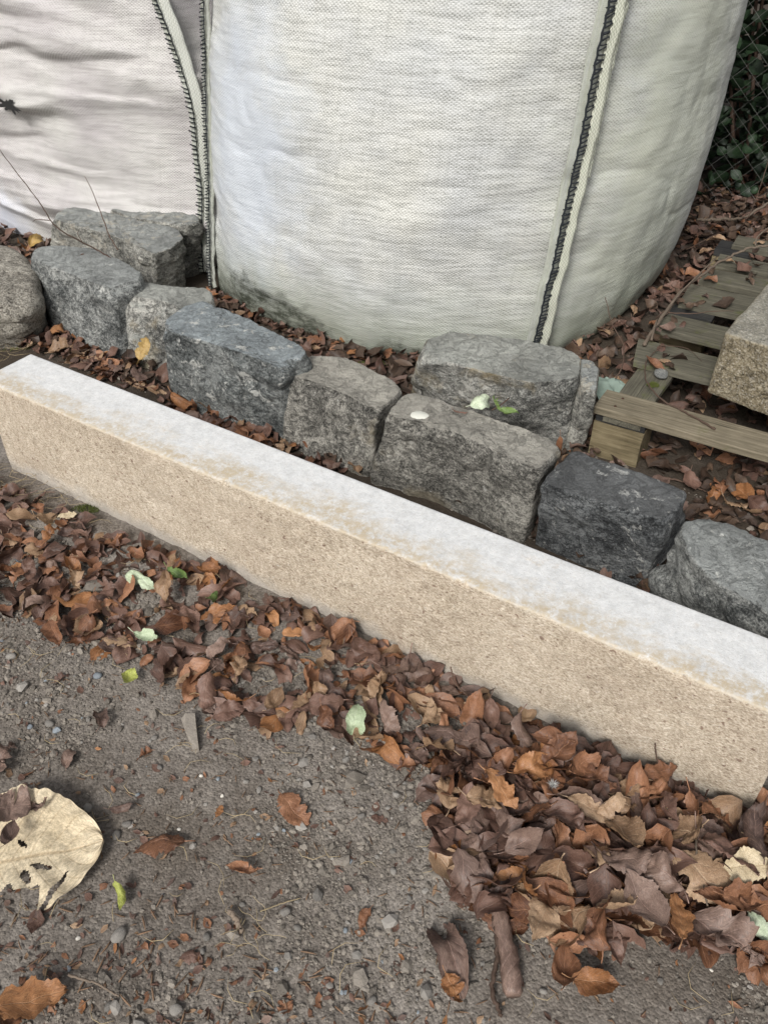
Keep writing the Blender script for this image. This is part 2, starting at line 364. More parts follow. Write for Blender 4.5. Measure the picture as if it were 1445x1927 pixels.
M = {}
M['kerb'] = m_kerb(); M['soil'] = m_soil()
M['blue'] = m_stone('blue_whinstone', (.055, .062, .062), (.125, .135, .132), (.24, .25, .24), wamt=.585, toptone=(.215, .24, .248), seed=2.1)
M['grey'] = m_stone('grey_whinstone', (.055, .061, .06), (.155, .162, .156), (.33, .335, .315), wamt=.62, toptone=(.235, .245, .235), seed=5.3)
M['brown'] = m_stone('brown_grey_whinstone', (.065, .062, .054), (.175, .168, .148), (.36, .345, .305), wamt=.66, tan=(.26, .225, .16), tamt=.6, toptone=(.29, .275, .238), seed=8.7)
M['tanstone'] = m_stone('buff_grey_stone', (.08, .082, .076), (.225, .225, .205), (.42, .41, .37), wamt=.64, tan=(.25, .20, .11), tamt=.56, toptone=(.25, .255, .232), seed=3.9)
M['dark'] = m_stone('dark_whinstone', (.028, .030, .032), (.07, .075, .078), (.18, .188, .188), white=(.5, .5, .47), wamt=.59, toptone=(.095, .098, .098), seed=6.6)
M['granite'] = m_stone('speckled_granite', (.09, .08, .065), (.22, .20, .165), (.40, .375, .32), wamt=.66, speck=.5, seed=1.4, bmp=.009)
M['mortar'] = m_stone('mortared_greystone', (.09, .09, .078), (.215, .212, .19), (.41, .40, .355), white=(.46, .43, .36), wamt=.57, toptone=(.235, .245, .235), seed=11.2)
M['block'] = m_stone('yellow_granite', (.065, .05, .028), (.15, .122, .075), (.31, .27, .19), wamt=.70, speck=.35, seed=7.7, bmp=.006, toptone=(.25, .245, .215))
M['dirtybag'] = m_fabric('woven_white_polypropylene', (.55, .56, .555), (.62, .62, .58), (.12, .125, .105), mould=True,
                         blotch=[(.22, .55, .28, .5, (.54, .59, .67), .6), (1.5, .5, .42, 1.4, (.57, .60, .47), .5)])
M['leftbag'] = m_fabric('woven_greyish_polypropylene', (.50, .475, .475), (.56, .55, .525), (.14, .13, .12), streak=.9,
                        blotch=[(.28, .95, .3, .22, (.44, .37, .38), .8), (.35, .6, .35, .12, (.50, .46, .45), .5), (.3, .05, .3, .22, (.60, .64, .74), .6)])
M['web'] = m_web('webbing', (.70, .71, .62), (.22, .24, .16)); M['web2'] = m_web('webbing_grey', (.62, .63, .60), (.22, .23, .21))
M['hem'] = m_fabric('hem_fabric', (.60, .62, .58), (.55, .57, .48), (.25, .27, .2), streak=.8)
M['thread'] = m_plain('black_thread', (.014, .017, .02), .7, .2)
M['wood'] = m_wood('weathered_pallet_wood', (.085, .072, .048), (.175, .150, .105), (.29, .25, .18))
M['woodgrey'] = m_wood('grey_green_pallet_wood', (.05, .046, .034), (.105, .098, .074), (.18, .168, .125), .56)
M['woodyel'] = m_wood('yellowed_block_wood', (.09, .072, .04), (.185, .15, .088), (.28, .235, .145), .62)
M['darkwood'] = m_wood('blackened_wood', (.012, .012, .012), (.03, .03, .03), (.06, .058, .052), .9)
M['bark'] = m_plain('twig_bark', (.085, .055, .04), .8, .35, 60, .002)
M['barkgrey'] = m_plain('grey_branch_bark', (.16, .125, .095), .85, .35, 60, .002)
M['straw'] = m_plain('dry_straw', (.34, .27, .16), .8, .4, 20)
M['wire'] = m_plain('galvanised_wire', (.11, .11, .10), .6, .3, 40, .0003, .4)
M['nail'] = m_plain('rusty_nail', (.05, .025, .015), .8, .3)
M['grit'] = m_plain('soil_crumbs', (.182, .162, .138), .95, .5, 90, .002, .15)
M['pebble'] = m_plain('grey_pebble', (.215, .20, .18), .8, .4, 60, .001)
M['pebble_blue'] = m_plain('blue_grey_pebble', (.21, .235, .255), .65, .25, 60, .0006)
M['pebble_pale'] = m_plain('pale_pebble', (.56, .53, .47), .7, .2, 60, .0006)
M['marbled'] = m_stone('marbled_pebble', (.07, .085, .09), (.20, .22, .22), (.45, .45, .42), wamt=.5, seed=2)
M['moss'] = m_plain('moss', (.085, .10, .025), .95, .4, 90, .002)
M['clothgreen'] = m_plain('green_cloth', (.235, .30, .255), .8, .2, 25, .002)
M['lichen'] = m_plain('white_lichen', (.62, .62, .55), .9, .12, 90, .001)
M['chip'] = m_plain('bark_flakes', (.15, .095, .06), .85, .55, 60, .001)
M['down'] = m_plain('white_down', (.6, .6, .58), .9, .1)
LEAF = {
    'russet': m_leaf('russet_leaf', (.07, .030, .017), (.18, .082, .042), (.33, .165, .09), (.36, .19, .11)),
    'dark': m_leaf('dark_brown_leaf', (.045, .025, .018), (.11, .060, .044), (.20, .118, .088), (.24, .155, .115)),
    'purple': m_leaf('purple_brown_leaf', (.055, .034, .028), (.125, .080, .063), (.24, .165, .13), (.32, .21, .17)),
    'mould': m_leaf('shaded_brown_leaf', (.025, .015, .010), (.060, .038, .026), (.125, .082, .055), (.12, .08, .06)),  # darker leaf copy; shade at the back is put into its colour
    'orange': m_leaf('orange_brown_leaf', (.12, .048, .018), (.26, .115, .045), (.40, .20, .09), (.42, .25, .14)),
    'tan': m_leaf('tan_leaf', (.15, .09, .052), (.27, .17, .10), (.40, .275, .175), (.46, .34, .23)),
    'cream': m_leaf('cream_leaf', (.36, .28, .17), (.50, .41, .27), (.62, .53, .38), (.30, .21, .11), .65, (.30, .18, .08), .72),
    'greenpale': m_leaf('pale_green_leaf', (.26, .33, .19), (.42, .49, .33), (.56, .62, .48), (.55, .58, .45), .6, (.28, .26, .12), .7),
    'green': m_leaf('green_leaf', (.06, .10, .028), (.13, .20, .055), (.24, .34, .11), (.32, .40, .18), .5, (.12, .09, .03), .72),
    'yellowgreen': m_leaf('yellow_green_leaf', (.19, .21, .035), (.40, .43, .10), (.60, .62, .22), (.62, .62, .30), .5, (.25, .15, .05), .68),
    'yellow': m_leaf('ochre_yellow_leaf', (.20, .12, .03), (.32, .205, .06), (.42, .29, .11), (.36, .2, .06), .5, (.20, .09, .03), .66),
    'shrub': m_leaf('shaded_shrub_leaf', (.006, .014, .006), (.012, .026, .011), (.024, .048, .020), (.03, .045, .024), .45, (.03, .03, .01), .8),  # colour darkened in place of tree shade over the shrubs
}

# ------------------------------------------------------------------ layout polygons on the ground (metres)
def wpoly(px, z=.02): return [tuple(at(x, y, z)[:2]) for x, y in px]
DRIFT = wpoly([(-160, 880), (0, 912), (60, 935), (250, 1010), (430, 1062), (700, 1196), (900, 1296), (1100, 1392), (1260, 1462), (1400, 1520), (1470, 1450), (1600, 1500), (1620, 1800),
               (1445, 1830), (1290, 1770), (1110, 1790), (1010, 1770), (880, 1740), (830, 1600), (800, 1480), (690, 1395), (560, 1370), (400, 1335), (280, 1240), (130, 1190), (40, 1150), (-160, 1120)])
PILE = wpoly([(800, 1420), (1000, 1390), (1260, 1472), (1400, 1535), (1600, 1520), (1620, 1800), (1445, 1830), (1290, 1760), (1110, 1800), (900, 1700), (830, 1600)])
CROOT = Vector((-.958, 1.715, 0)); KA = R(-32.24); KD = Vector((math.cos(KA), math.sin(KA), 0)); KN = Vector((-KD.y, KD.x, 0))
KL, KW, KH = 1.839, .150, .2586

def kerb_uv(x, y):
    dx, dy = x - CROOT.x, y - CROOT.y
    return dx * KD.x + dy * KD.y, dx * KN.x + dy * KN.y

def sstep(x, a, b):
    t = np.clip((x - a) / (b - a), 0, 1); return t * t * (3 - 2 * t)

def gh(x, y, fine=True):
    x = np.asarray(x, float); y = np.asarray(y, float)
    p = np.stack([x, y, np.zeros_like(x)], -1)
    h = .010 * fbm(p * 2.3, 3)
    s, d = kerb_uv(x, y)
    along = sstep(s, -.6, .2)
    drift = sstep(-d, .26, .02) * sstep(-d, .01, .07) * .010                # litter mound in front of the kerb
    pile = sstep(s, 1.0, 1.5) * sstep(-d, .52, .20) * sstep(-d, .01, .12) * .014
    h = h + drift + pile
    back = sstep(d, .15, .25) * .006
    h = h + back
    if fine:
        near = np.clip(1.6 - .3 * y, .2, 1)
        cl = np.maximum(fbm(p * 30, 3), 0) * .008 + fbm(p * 95, 2) * .0018
        smooth_patch = sstep(fbm(p * 3.1 + 5, 3), .02, .25)
        h = h + cl * near * (1 - .75 * smooth_patch)
    return h

# ------------------------------------------------------------------ ground
def axis(lo, hi, step, far, n):
    core = np.arange(lo, hi, step); g = np.geomspace(step, far, n)
    return np.concatenate([lo - np.cumsum(g)[::-1], core, core[-1] + np.cumsum(g)])
xs = axis(-1.7, 1.9, .0085, 20, 36); ys = axis(.15, 3.9, .0085, 20, 36)
X, Y = np.meshgrid(xs, ys, indexing='ij')
Z = gh(X, Y); far = np.maximum(np.abs(X) - 2.2, np.maximum(Y - 4.2, -Y - .2)); Z = Z * np.clip(1 - far / 2, 0, 1)
link('ground', mesh('ground', np.stack([X, Y, Z], -1).reshape(-1, 3), grid_faces(len(xs), len(ys)), M['soil']), kind='structure')

# ------------------------------------------------------------------ kerb
def build_kerb():
    nx, na = 420, 0
    r = .004
    prof = []                                                     # outline across: (y, z)
    for z in np.linspace(-.01, KH - r, 46): prof.append((0, z))
    for t in (25, 50, 75): prof.append((r - r * math.cos(R(t)), KH - r + r * math.sin(R(t))))
    for y in np.linspace(r, KW - r, 26): prof.append((y, KH))
    for t in (30, 60): prof.append((KW - r + r * math.sin(R(t)), KH - r + r * math.cos(R(t))))
    for z in np.linspace(KH - r, -.01, 20): prof.append((KW, z))
    prof = np.array(prof); m = len(prof)
    x = np.linspace(0, KL, nx); V = np.zeros((nx, m, 3)); V[..., 0] = x[:, None]; V[..., 1] = prof[None, :, 0]; V[..., 2] = prof[None, :, 1]
    P = V.copy()
    face = (prof[:, 0] < .0005)[None, :]; front = sstep(prof[:, 1], KH, KH - .02)[None] * face
    d = fbm(P * np.array([9, 9, 9]), 4) * .0035 + fbm(P * 45, 4, .6) * .0026
    V[..., 1] -= d * np.where(face, 1, 0) * (.25 + .75 * front)
    topm = (prof[:, 1] > KH - .006)[None] * np.ones((nx, 1))
    V[..., 2] += fbm(P * np.array([3, 3, 1]), 2) * .0012 * topm + fbm(P * 60, 2) * .0004 * topm
    # nibbled front arris
    ar = np.exp(-((prof[:, 0] - .001) ** 2 + (prof[:, 1] - KH + .001) ** 2) / .006 ** 2)[None]
    nib = np.maximum(fbm(np.stack([x * 40, x * 0, x * 0], -1), 4, .7), -.05) * .0032 + .0006
    V[..., 1] += ar * nib[:, None]; V[..., 2] -= ar * nib[:, None]
    rk = np.random.RandomState(6)
    for k in range(16):                                         # knocks along the front arris
        cxk, wk, dk = rk.uniform(.05, KL - .05), rk.uniform(.004, .012), rk.uniform(.0008, .0026)
        gk = np.maximum(0, 1 - (((x - cxk) / wk) ** 2)[:, None] - ((prof[:, 0] / (wk * .8)) ** 2 + ((prof[:, 1] - KH) / (wk * .8)) ** 2)[None])
        V[..., 2] -= gk * dk; V[..., 1] += gk * dk
    # lower edge wavers
    V[..., 2] += (sstep(prof[:, 1], .03, -.01) * (prof[:, 0] < .01))[None] * (fbm(np.stack([x * 5, x * 0, x * 0 + 4], -1), 4) * .012 + .006)[:, None]
    # sawn left end lies slightly skewed, right end leans inwards towards its foot
    V[..., 0] += np.where(x[:, None] < KL * .5, (1 - x[:, None] / (KL * .5)) * (V[..., 2] - KH) * -.02, 0)
    F = grid_faces(nx, m).tolist()
    F.append([j for j in range(m)]); F.append([(nx - 1) * m + j for j in range(m)][::-1])
    me = mesh('kerb_stone', V.reshape(-1, 3), F, M['kerb'])
    for p in me.polygons[-2:]: p.use_smooth = False
    return link('kerb_stone', me, None, 'long pale sawn kerb stone with a white top and rough tan side', 'kerb stone', loc=(CROOT.x, CROOT.y, -.004), rot=(0, 0, KA))
build_kerb()

# ------------------------------------------------------------------ rubble stones
def stone(name, label, top, z, mat, seed, cat='stone', base=0.0, rr=.006, rough=.006, chips=16, big=.012, dome=.0, group='rough stone blocks set in a row', tilt=None):
    rng = np.random.RandomState(seed)
    T = []; B = []
    c = np.mean([np.array(at(p[0], p[1], z)[:2]) for p in top], 0)
    for p in top:
        t = at(p[0], p[1], z); T.append(np.array(t[:2]))
        if len(p) == 4: B.append(np.array(at(p[2], p[3], base)[:2]) + np.array([-.533, -.846]) * .014)
        else: B.append(c + (T[-1] - c) * .97)
    T = np.array(T); B = np.array(B); n = len(T)
    seg = np.linalg.norm(np.roll(T, -1, 0) - T, axis=1); cum = np.concatenate([[0], np.cumsum(seg)]); NP = 190
    tt = np.linspace(0, cum[-1], NP, endpoint=False)
    def samp(Q):
        k = np.searchsorted(cum, tt, side='right') - 1; w = (tt - cum[k]) / seg[k]
        q = Q[k] * (1 - w[:, None]) + Q[(k + 1) % n] * w[:, None]
        ker = max(1, int(rr * .6 / (cum[-1] / NP)))
        for _ in range(1 if rr < .02 else 3):
            q = sum(np.roll(q, s, 0) for s in range(-ker, ker + 1)) / (2 * ker + 1)
        return q
    t2, b2 = samp(T), samp(B); cc = t2.mean(0)
    rings = []; K = 44
    zb = base - .015
    for k in range(K):
        w = k / (K - 1); zz = zb + (z - rr - zb) * w
        rings.append(np.column_stack([b2 + (t2 - b2) * w, np.full(NP, zz)]))
    dirs = t2 - cc; ln = np.linalg.norm(dirs, axis=1, keepdims=True); un = dirs / ln
    for t in np.linspace(15, 90, 6):
        rings.append(np.column_stack([t2 - un * rr * (1 - math.cos(R(t))), np.full(NP, z - rr + rr * math.sin(R(t)))]))
    for w in np.linspace(.93, .04, 22):
        rings.append(np.column_stack([cc + (t2 - un * rr - cc) * w, np.full(NP, z)]))
    V = np.array(rings)                                              # rings x NP x 3
    nr = len(rings); V = V.reshape(-1, 3)
    C0 = np.array([cc[0], cc[1], z * .5])
    # knock chips off: cut with random planes that skim sides and arrises
    for k in range(chips):
        a = rng.uniform(0, 2 * math.pi); up = rng.choice([rng.uniform(-.25, .25), rng.uniform(.5, 1.3)], p=[.55, .45])
        nrm = np.array([math.cos(a), math.sin(a), up]); nrm /= np.linalg.norm(nrm)
        dd = (V - C0) @ nrm; mx = dd.max(); cut = mx - abs(rng.normal(0, 1)) * big * (.5 if up < .4 else .8) - .001
        over = np.maximum(dd - cut, 0); V = V - np.outer(over * rng.uniform(.9, 1), nrm)
    F = grid_faces(nr, NP).tolist()
    F = [[i * NP + j, i * NP + (j + 1) % NP, (i + 1) * NP + (j + 1) % NP, (i + 1) * NP + j] for i in range(nr - 1) for j in range(NP)]
    F.append([(nr - 1) * NP + j for j in range(NP)])
    V = V - np.array([cc[0], cc[1], 0])
    me = mesh(name, V, F, mat)
    N_ = normals(me); P = coords(me); sd_ = seed * 3.1
    side = 1 - .72 * sstep(N_[:, 2], .6, .95)
    w1 = fbm(P * 11 + sd_, 3, .5); w3 = fbm(P * np.array([55, 55, 75]) + sd_, 4, .68)
    # conchoidal scars: overlapping shallow bowls that meet in sharp ridges
    bowl = np.zeros(len(P)); warp = P + .012 * np.stack([fbm(P * 22 + 3, 2), fbm(P * 22 + 9, 2), fbm(P * 22 + 15, 2)], -1)
    idx = np.flatnonzero(N_[:, 2] < .7)
    for k in range(34):
        c_ = P[rng.choice(idx)]; rad = rng.uniform(.018, .07); a_ = rad * rng.uniform(.10, .22)
        sq = ((warp - c_) * np.array([1, 1, rng.uniform(.8, 1.6)]))
        bowl = np.maximum(bowl, a_ * (1 - (sq ** 2).sum(1) / rad ** 2))
    bowl = bowl * (.25 + .75 * sstep(z - P[:, 2], .004, .04))
    rr_ = 1
    disp = (w1 * rough * 1.0 + w3 * rough * .55) * side - bowl * rough / .007 * 1.5 * (1 - .8 * sstep(N_[:, 2], .55, .9))
    P = P + N_ * disp[:, None]
    if dome: P[:, 2] -= dome * ((P[:, 0] ** 2 + P[:, 1] ** 2) / (ln.mean() ** 2)) * np.clip(P[:, 2] / z, 0, 1)
    set_coords(me, P)
    return link(name, me, None, label, cat, group, loc=(cc[0], cc[1], 0))

stone('granite_boulder', 'rounded speckled granite boulder at the far left end of the stone row', [(-170, 500), (-120, 452), (-40, 440), (12, 445), (48, 462), (72, 500, 92, 590), (66, 545, 100, 622), (30, 560, 60, 650), (-60, 570, -30, 660), (-150, 545, -130, 640)], .19, M['granite'], 3, rr=.045, rough=.006, chips=8, dome=.02)
stone('rough_stone', 'dark grey tapering stone beside the rounded granite boulder', [(58, 484, 90, 592), (72, 468), (105, 460), (165, 463), (235, 492), (268, 515), (262, 530), (213, 546, 240, 684), (150, 522, 172, 660), (92, 500, 112, 620)], .212, M['grey'], 5, rr=.0045, big=.006)
stone('rough_stone', 'small squat grey stone with a yellow leaf against it', [(212, 549, 240, 676), (240, 536), (271, 528), (330, 538), (388, 543), (401, 556), (399, 575), (350, 580, 360, 690), (307, 567, 322, 700), (255, 558, 270, 694)], .178, M['tanstone'], 8, rr=.0045, big=.006)
stone('rough_stone', 'big blue-grey stone with white flakes along its top edge', [(303, 616, 333, 752), (318, 593), (358, 572), (385, 572), (440, 590), (520, 625), (572, 655), (581, 667), (562, 680), (530, 693, 537, 824), (455, 664, 455, 806), (400, 647, 410, 785), (340, 630, 356, 768)], .232, M['blue'], 12, rr=.004, rough=.008, big=.008)
stone('rough_stone', 'medium brown-grey cube-like stone between the blue stone and the largest block', [(533, 702, 541, 832), (560, 678), (597, 663), (650, 673), (722, 705), (757, 731), (750, 745, 730, 845), (708, 775, 695, 897), (650, 742, 648, 882), (590, 718, 590, 858)], .195, M['brown'], 21, rr=.0045, rough=.005, big=.006)
stone('rough_stone', 'largest brown-grey block with a white lichen spot on its top', [(724, 782, 700, 905), (737, 760), (762, 741), (797, 738), (847, 760), (922, 784), (1002, 815), (1047, 832), (1055, 848, 1020, 960), (1018, 884, 985, 1022), (994, 878, 960, 1010), (922, 843, 892, 972), (847, 814, 826, 945), (802, 802, 782, 932), (785, 788, 755, 925), (768, 790, 748, 922), (750, 786, 730, 915)], .226, M['brown'], 33, rr=.005, rough=.007, big=.006)
stone('rough_stone', 'near-black square stone flecked with white', [(1019, 908, 1010, 1020), (1038, 880), (1072, 848), (1094, 845), (1160, 865), (1240, 892), (1282, 912), (1291, 930, 1277, 1010), (1262, 968, 1225, 1090), (1247, 982, 1215, 1104), (1222, 973, 1190, 1092), (1122, 945, 1105, 1060)], .208, M['dark'], 41, rr=.006, rough=.005, big=.005)
stone('rough_stone', 'blue-grey stone with a pale crumbly edge at the right end of the row', [(1282, 1005, 1224, 1108), (1290, 985), (1317, 975), (1367, 985), (1445, 1022), (1540, 1070), (1600, 1130), (1560, 1205, 1540, 1310), (1445, 1158, 1430, 1270), (1385, 1122, 1360, 1240), (1330, 1082, 1300, 1190), (1298, 1045, 1240, 1140)], .195, M['grey'], 55, rr=.0045, rough=.008, big=.007)
stone('rough_stone', 'broad grey stone with a rust-tan stain standing behind the largest block', [(788, 676, 768, 742), (792, 652), (812, 628), (842, 621), (972, 637), (1072, 657), (1094, 674), (1090, 706, 1072, 840), (1078, 716, 1060, 846), (1002, 720, 990, 830), (922, 702, 915, 815), (847, 683, 840, 795)], .236, M['tanstone'], 61, rr=.006, rough=.006, big=.006, group='stones standing behind the front row')
stone('rough_stone', 'narrow pale stone wedged at the end of the broad tan-stained stone', [(1090, 688), (1094, 676), (1112, 680), (1124, 694), (1122, 740, 1095, 840), (1104, 736, 1080, 842), (1092, 716)], .222, M['mortar'], 67, rr=.005, rough=.004, big=.004, chips=6, group='stones standing behind the front row')
stone('rough_stone', 'front one of the two mortar-crusted stones under the seams of both bags', [(100, 412, 92, 486), (108, 400), (124, 392), (175, 387), (222, 402), (290, 418), (335, 431), (348, 447, 353, 545), (322, 466, 326, 560), (290, 478, 300, 572), (250, 457, 258, 556), (200, 438, 205, 535), (140, 424, 140, 508)], .205, M['mortar'], 71, rr=.006, rough=.009, big=.007, group='mortar-crusted stones against the bags')
stone('rough_stone', 'rear one of the two mortar-crusted stones, leaning on the creased bag', [(196, 392), (218, 379), (259, 374), (340, 394), (372, 405), (378, 420, 386, 512), (352, 424, 362, 520), (310, 420, 316, 515), (262, 412, 266, 500)], .215, M['mortar'], 77, rr=.005, rough=.009, big=.007, group='mortar-crusted stones against the bags')

# block lying on the pallet
PZ = .152
bb = at(1327, 738, PZ)
def granite_block():
    d = (at(1445, 785, PZ) - bb); d.z = 0; d.normalize(); nrm = Vector((-d.y, d.x, 0))
    h, L, Wd = .166, .42, .62
    nu, nv = 60, 40
    V = []; F = []
    r = .007
    prof = [(0, z) for z in np.linspace(0, h - r, 34)] + [(r - r * math.cos(R(t)), h - r + r * math.sin(R(t))) for t in (20, 45, 70)] + [(y, h) for y in np.linspace(r, Wd, 60)] + [(Wd, z) for z in np.linspace(h - .01, 0, 8)]
    xs_ = np.concatenate([[0, .001, .003, .006], np.linspace(.009, L, 70)])
    shr = np.concatenate([[.007, .004, .002, .0007], np.zeros(70)])
    for x, q in zip(xs_, shr):
        for (y, z) in prof: V.append((x, y + (q if y < .1 else -q), z - (q if z > h / 2 else -q)))
    V = np.array(V); m = len(prof); F = grid_faces(len(xs_), m).tolist(); F.append(list(range(m))); F.append([(len(xs_) - 1) * m + j for j in range(m)][::-1])
    F.append([0, m - 1, (len(xs_)) * m - 1, (len(xs_) - 1) * m])
    V[:, 0] += .004 * (V[:, 2] / h) - .158 * V[:, 1]                          # left end leans in a little
    V = V + (np.stack([fbm(V * 18, 4, .6), fbm(V * 18 + 7, 4, .6), fbm(V * 18 + 3, 4, .6)], -1)) * .004
    me = mesh('granite_block', V, F, M['block'])
    me.polygons[len(F) - 3].use_smooth = False
    link('granite_block', me, None, 'speckled yellow-grey granite block lying across the wooden pallet', 'stone block', loc=(bb.x, bb.y, PZ + .004), rot=(0, 0, math.atan2(d.y, d.x)))
granite_block()

# ------------------------------------------------------------------ pallet
def board(parent, p0, ang, L, Wd, T, z, mat, seed, name='board', nails=False, skew=0.0):
    rng = np.random.RandomState(seed)
    nx, prof = 26, [(.0, -T), (0, -.002), (.002, 0), (Wd * .33, 0), (Wd * .66, 0), (Wd - .002, 0), (Wd, -.002), (Wd, -T)]
    V = []
    for x in np.linspace(0, L, nx):
        for y, zz in prof: V.append((x + (y - Wd / 2) * skew * (1 if x < L / 2 else 0), y, zz))
    V = np.array(V); V[:, 2] += fbm(V * np.array([5, 30, 0]) + seed, 3) * .0025 * (V[:, 2] > -T / 2); V[:, 1] += fbm(V * np.array([7, 0, 0]) + seed, 3) * .003
    V[:, 0] += fbm(V * 60 + seed, 2) * .002
    m = len(prof); F = grid_faces(nx, m).tolist() + [list(range(m)), [(nx - 1) * m + j for j in range(m)][::-1]]
    F += [[i * m, (i + 1) * m, (i + 1) * m + m - 1, i * m + m - 1] for i in range(nx - 1)]
    me = mesh(name, V, F, mat, smooth=False)
    o = link(name, me, parent, loc=(p0.x, p0.y, z), rot=(0, 0, ang))
    if nails:
        for (nx_, ny_) in nails:
            Vn, Fn = tube([(nx_, ny_, -.002), (nx_, ny_, .0012)], .0035, 8); link('nail', mesh('nail', Vn, Fn, M['nail']), o)
    return o

A0 = at(1118, 764, PZ); A1 = at(1445, 856, PZ)
PA = math.atan2(A1.y - A0.y, A1.x - A0.x)
pal = link('pallet', None, None, 'weathered wooden pallet with gaps between its boards under the granite block', 'pallet', loc=(0, 0, 0))
pd = Vector((math.cos(PA), math.sin(PA), 0)); pn = Vector((-pd.y, pd.x, 0))
board(pal, A0, PA, 1.15, .098, .020, PZ, M['wood'], 1, nails=[(.045, .025), (.05, .07), (.28, .05)])
lead = [at(1183, 676, PZ), at(1233, 616, PZ), at(1277, 567, PZ), at(1319, 524, PZ), at(1346, 493, PZ), at(1378, 457, PZ)]
bk = [at(1216, 645, PZ), at(1256, 592, PZ), at(1306, 539, PZ), at(1343, 506, PZ), at(1362, 479, PZ), at(1396, 443, PZ)]
for i, (a, b) in enumerate(zip(lead, bk)):
    wd = max(.062, abs((b - a).dot(pn)) * 1.14)
    board(pal, a, PA + [0.01, -.015, .02, -.01, .015, 0][i], 1.1, wd, .019, PZ - [0, .001, .002, .004, .003, .006][i], M['woodgrey'], 10 + i, skew=(-.2, .1, 0, .1, -.1, 0)[i])
# bearer boards below the deck, running the other way
for k, off in enumerate((.01, .50)):
    p = A0 + pd * (off + .11) + pn * .005
    board(pal, p, PA + R(90), .42 if k == 0 else 1.5, .095, .016, PZ - .0225, M['woodgrey'], 30 + k, name='bearer_board')
# blocks and ground runners
def box_part(name, parent, p, ang, sx, sy, sz, z0, mat, seed):
    nx, ny, nz = 9, 9, 7; V = []; F = []
    idx = {}
    def vid(i, j, k):
        if (i, j, k) not in idx: idx[(i, j, k)] = len(V); V.append((sx * i / nx, sy * j / ny, sz * k / nz))
        return idx[(i, j, k)]
    for i in range(nx):
        for j in range(ny):
            for k in (0, nz): q = [vid(i, j, k), vid(i + 1, j, k), vid(i + 1, j + 1, k), vid(i, j + 1, k)]; F.append(q if k else q[::-1])
    for i in range(nx):
        for k in range(nz):
            for j in (0, ny): q = [vid(i, j, k), vid(i + 1, j, k), vid(i + 1, j, k + 1), vid(i, j, k + 1)]; F.append(q if j == 0 else q[::-1])
    for j in range(ny):
        for k in range(nz):
            for i in (0, nx): q = [vid(i, j, k), vid(i, j + 1, k), vid(i, j + 1, k + 1), vid(i, j, k + 1)]; F.append(q if i else q[::-1])
    V = np.array(V); V = V + np.stack([fbm(V * 30 + seed, 3), fbm(V * 30 + seed + 4, 3), fbm(V * 30 + seed + 8, 3)], -1) * .0016
    me = mesh(name, V, F, mat, smooth=False)
    bv = link(name, me, parent, loc=(p.x, p.y, z0), rot=(0, 0, ang)); return bv
for k, off in enumerate((0.0, .52, 1.0)):
    for j in range(2 if k else 3):
        p = A0 + pd * (off + .004) + pn * (.004 + j * .62)
        box_part('block', pal, p, PA, .128, .11, .100, .006, M['woodyel'], k * 3 + j)
        box_part('spacer_board', pal, p + pd * .002 + pn * .004, PA, .126, .105, .0215, .1085, M['darkwood'], k * 5 + j)

# ------------------------------------------------------------------ bulk bags
def bag(name, label, A, B, C, D, htop, mat, bul, foot, wr, seed, nz=170, lump=.012, group='filled white bulk bags'):
    """A,B,C,D: functions z -> (x, y) of the four upright corners; sides bulge between them."""
    nside = (150, 110, 40, 40); nu = sum(nside)
    rows = []; UV = []
    zs = np.concatenate([np.linspace(0, .12, 40) ** 1.0, np.linspace(.122, htop, nz)])
    for z in zs:
        c = [np.array(f(z)) for f in (A, B, C, D)]; cen = sum(c) / 4
        pts = []; us = []; acc = 0
        for s in range(4):
            p, q = c[s], c[(s + 1) % 4]; d = q - p; L = np.linalg.norm(d); nrm = np.array([d[1], -d[0]]) / L
            t = np.arange(nside[s]) / nside[s]
            prof = (1 - np.abs(2 * t - 1) ** 2.4)
            pt = p + np.outer(t, d) + np.outer(prof, nrm) * bul[s] * math.sin(math.pi * min(1, max(0, (z + .45) / (htop + .95)))) ** .6
            pts.append(pt); us.append(acc + t * L); acc += 1.15
        pt = np.concatenate(pts); uu = np.concatenate(us)
        if z < foot:                                           # rounded foot
            w = 1 - math.sqrt(max(0, 1 - ((foot - z) / foot) ** 2)); dd = cen - pt; ln = np.linalg.norm(dd, axis=1, keepdims=True)
            pt = pt + dd / ln * w * foot * .22
        rows.append(np.column_stack([pt, np.full(len(pt), z)])); UV.append(np.column_stack([uu, np.full(len(pt), z)]))
    V = np.array(rows).transpose(1, 0, 2); UV = np.array(UV).transpose(1, 0, 2); nzz = len(zs)
    V = V.reshape(-1, 3); UV = UV.reshape(-1, 2)
    F = [[i * nzz + j, ((i + 1) % nu) * nzz + j, ((i + 1) % nu) * nzz + j + 1, i * nzz + j + 1] for i in range(nu) for j in range(nzz - 1)]
    F.append([i * nzz + nzz - 1 for i in range(nu)]); F.append([i * nzz for i in range(nu)][::-1])
    org = np.array([*(sum(np.array(f(0)) for f in (A, B, C, D)) / 4), 0])
    me = mesh(name, V - org, F, mat, uv=UV); me.polygons[-1].use_smooth = False
    P = coords(me); Nn = normals(me)
    d = wr(UV, seed) + lump * fbm(P * 4.2 + seed, 3)
    P = P + Nn * d[:, None]; set_coords(me, P)
    root = link(name, None, None, label, 'bulk bag', group, loc=tuple(org))
    link('bag_body', me, root)
    return root, org

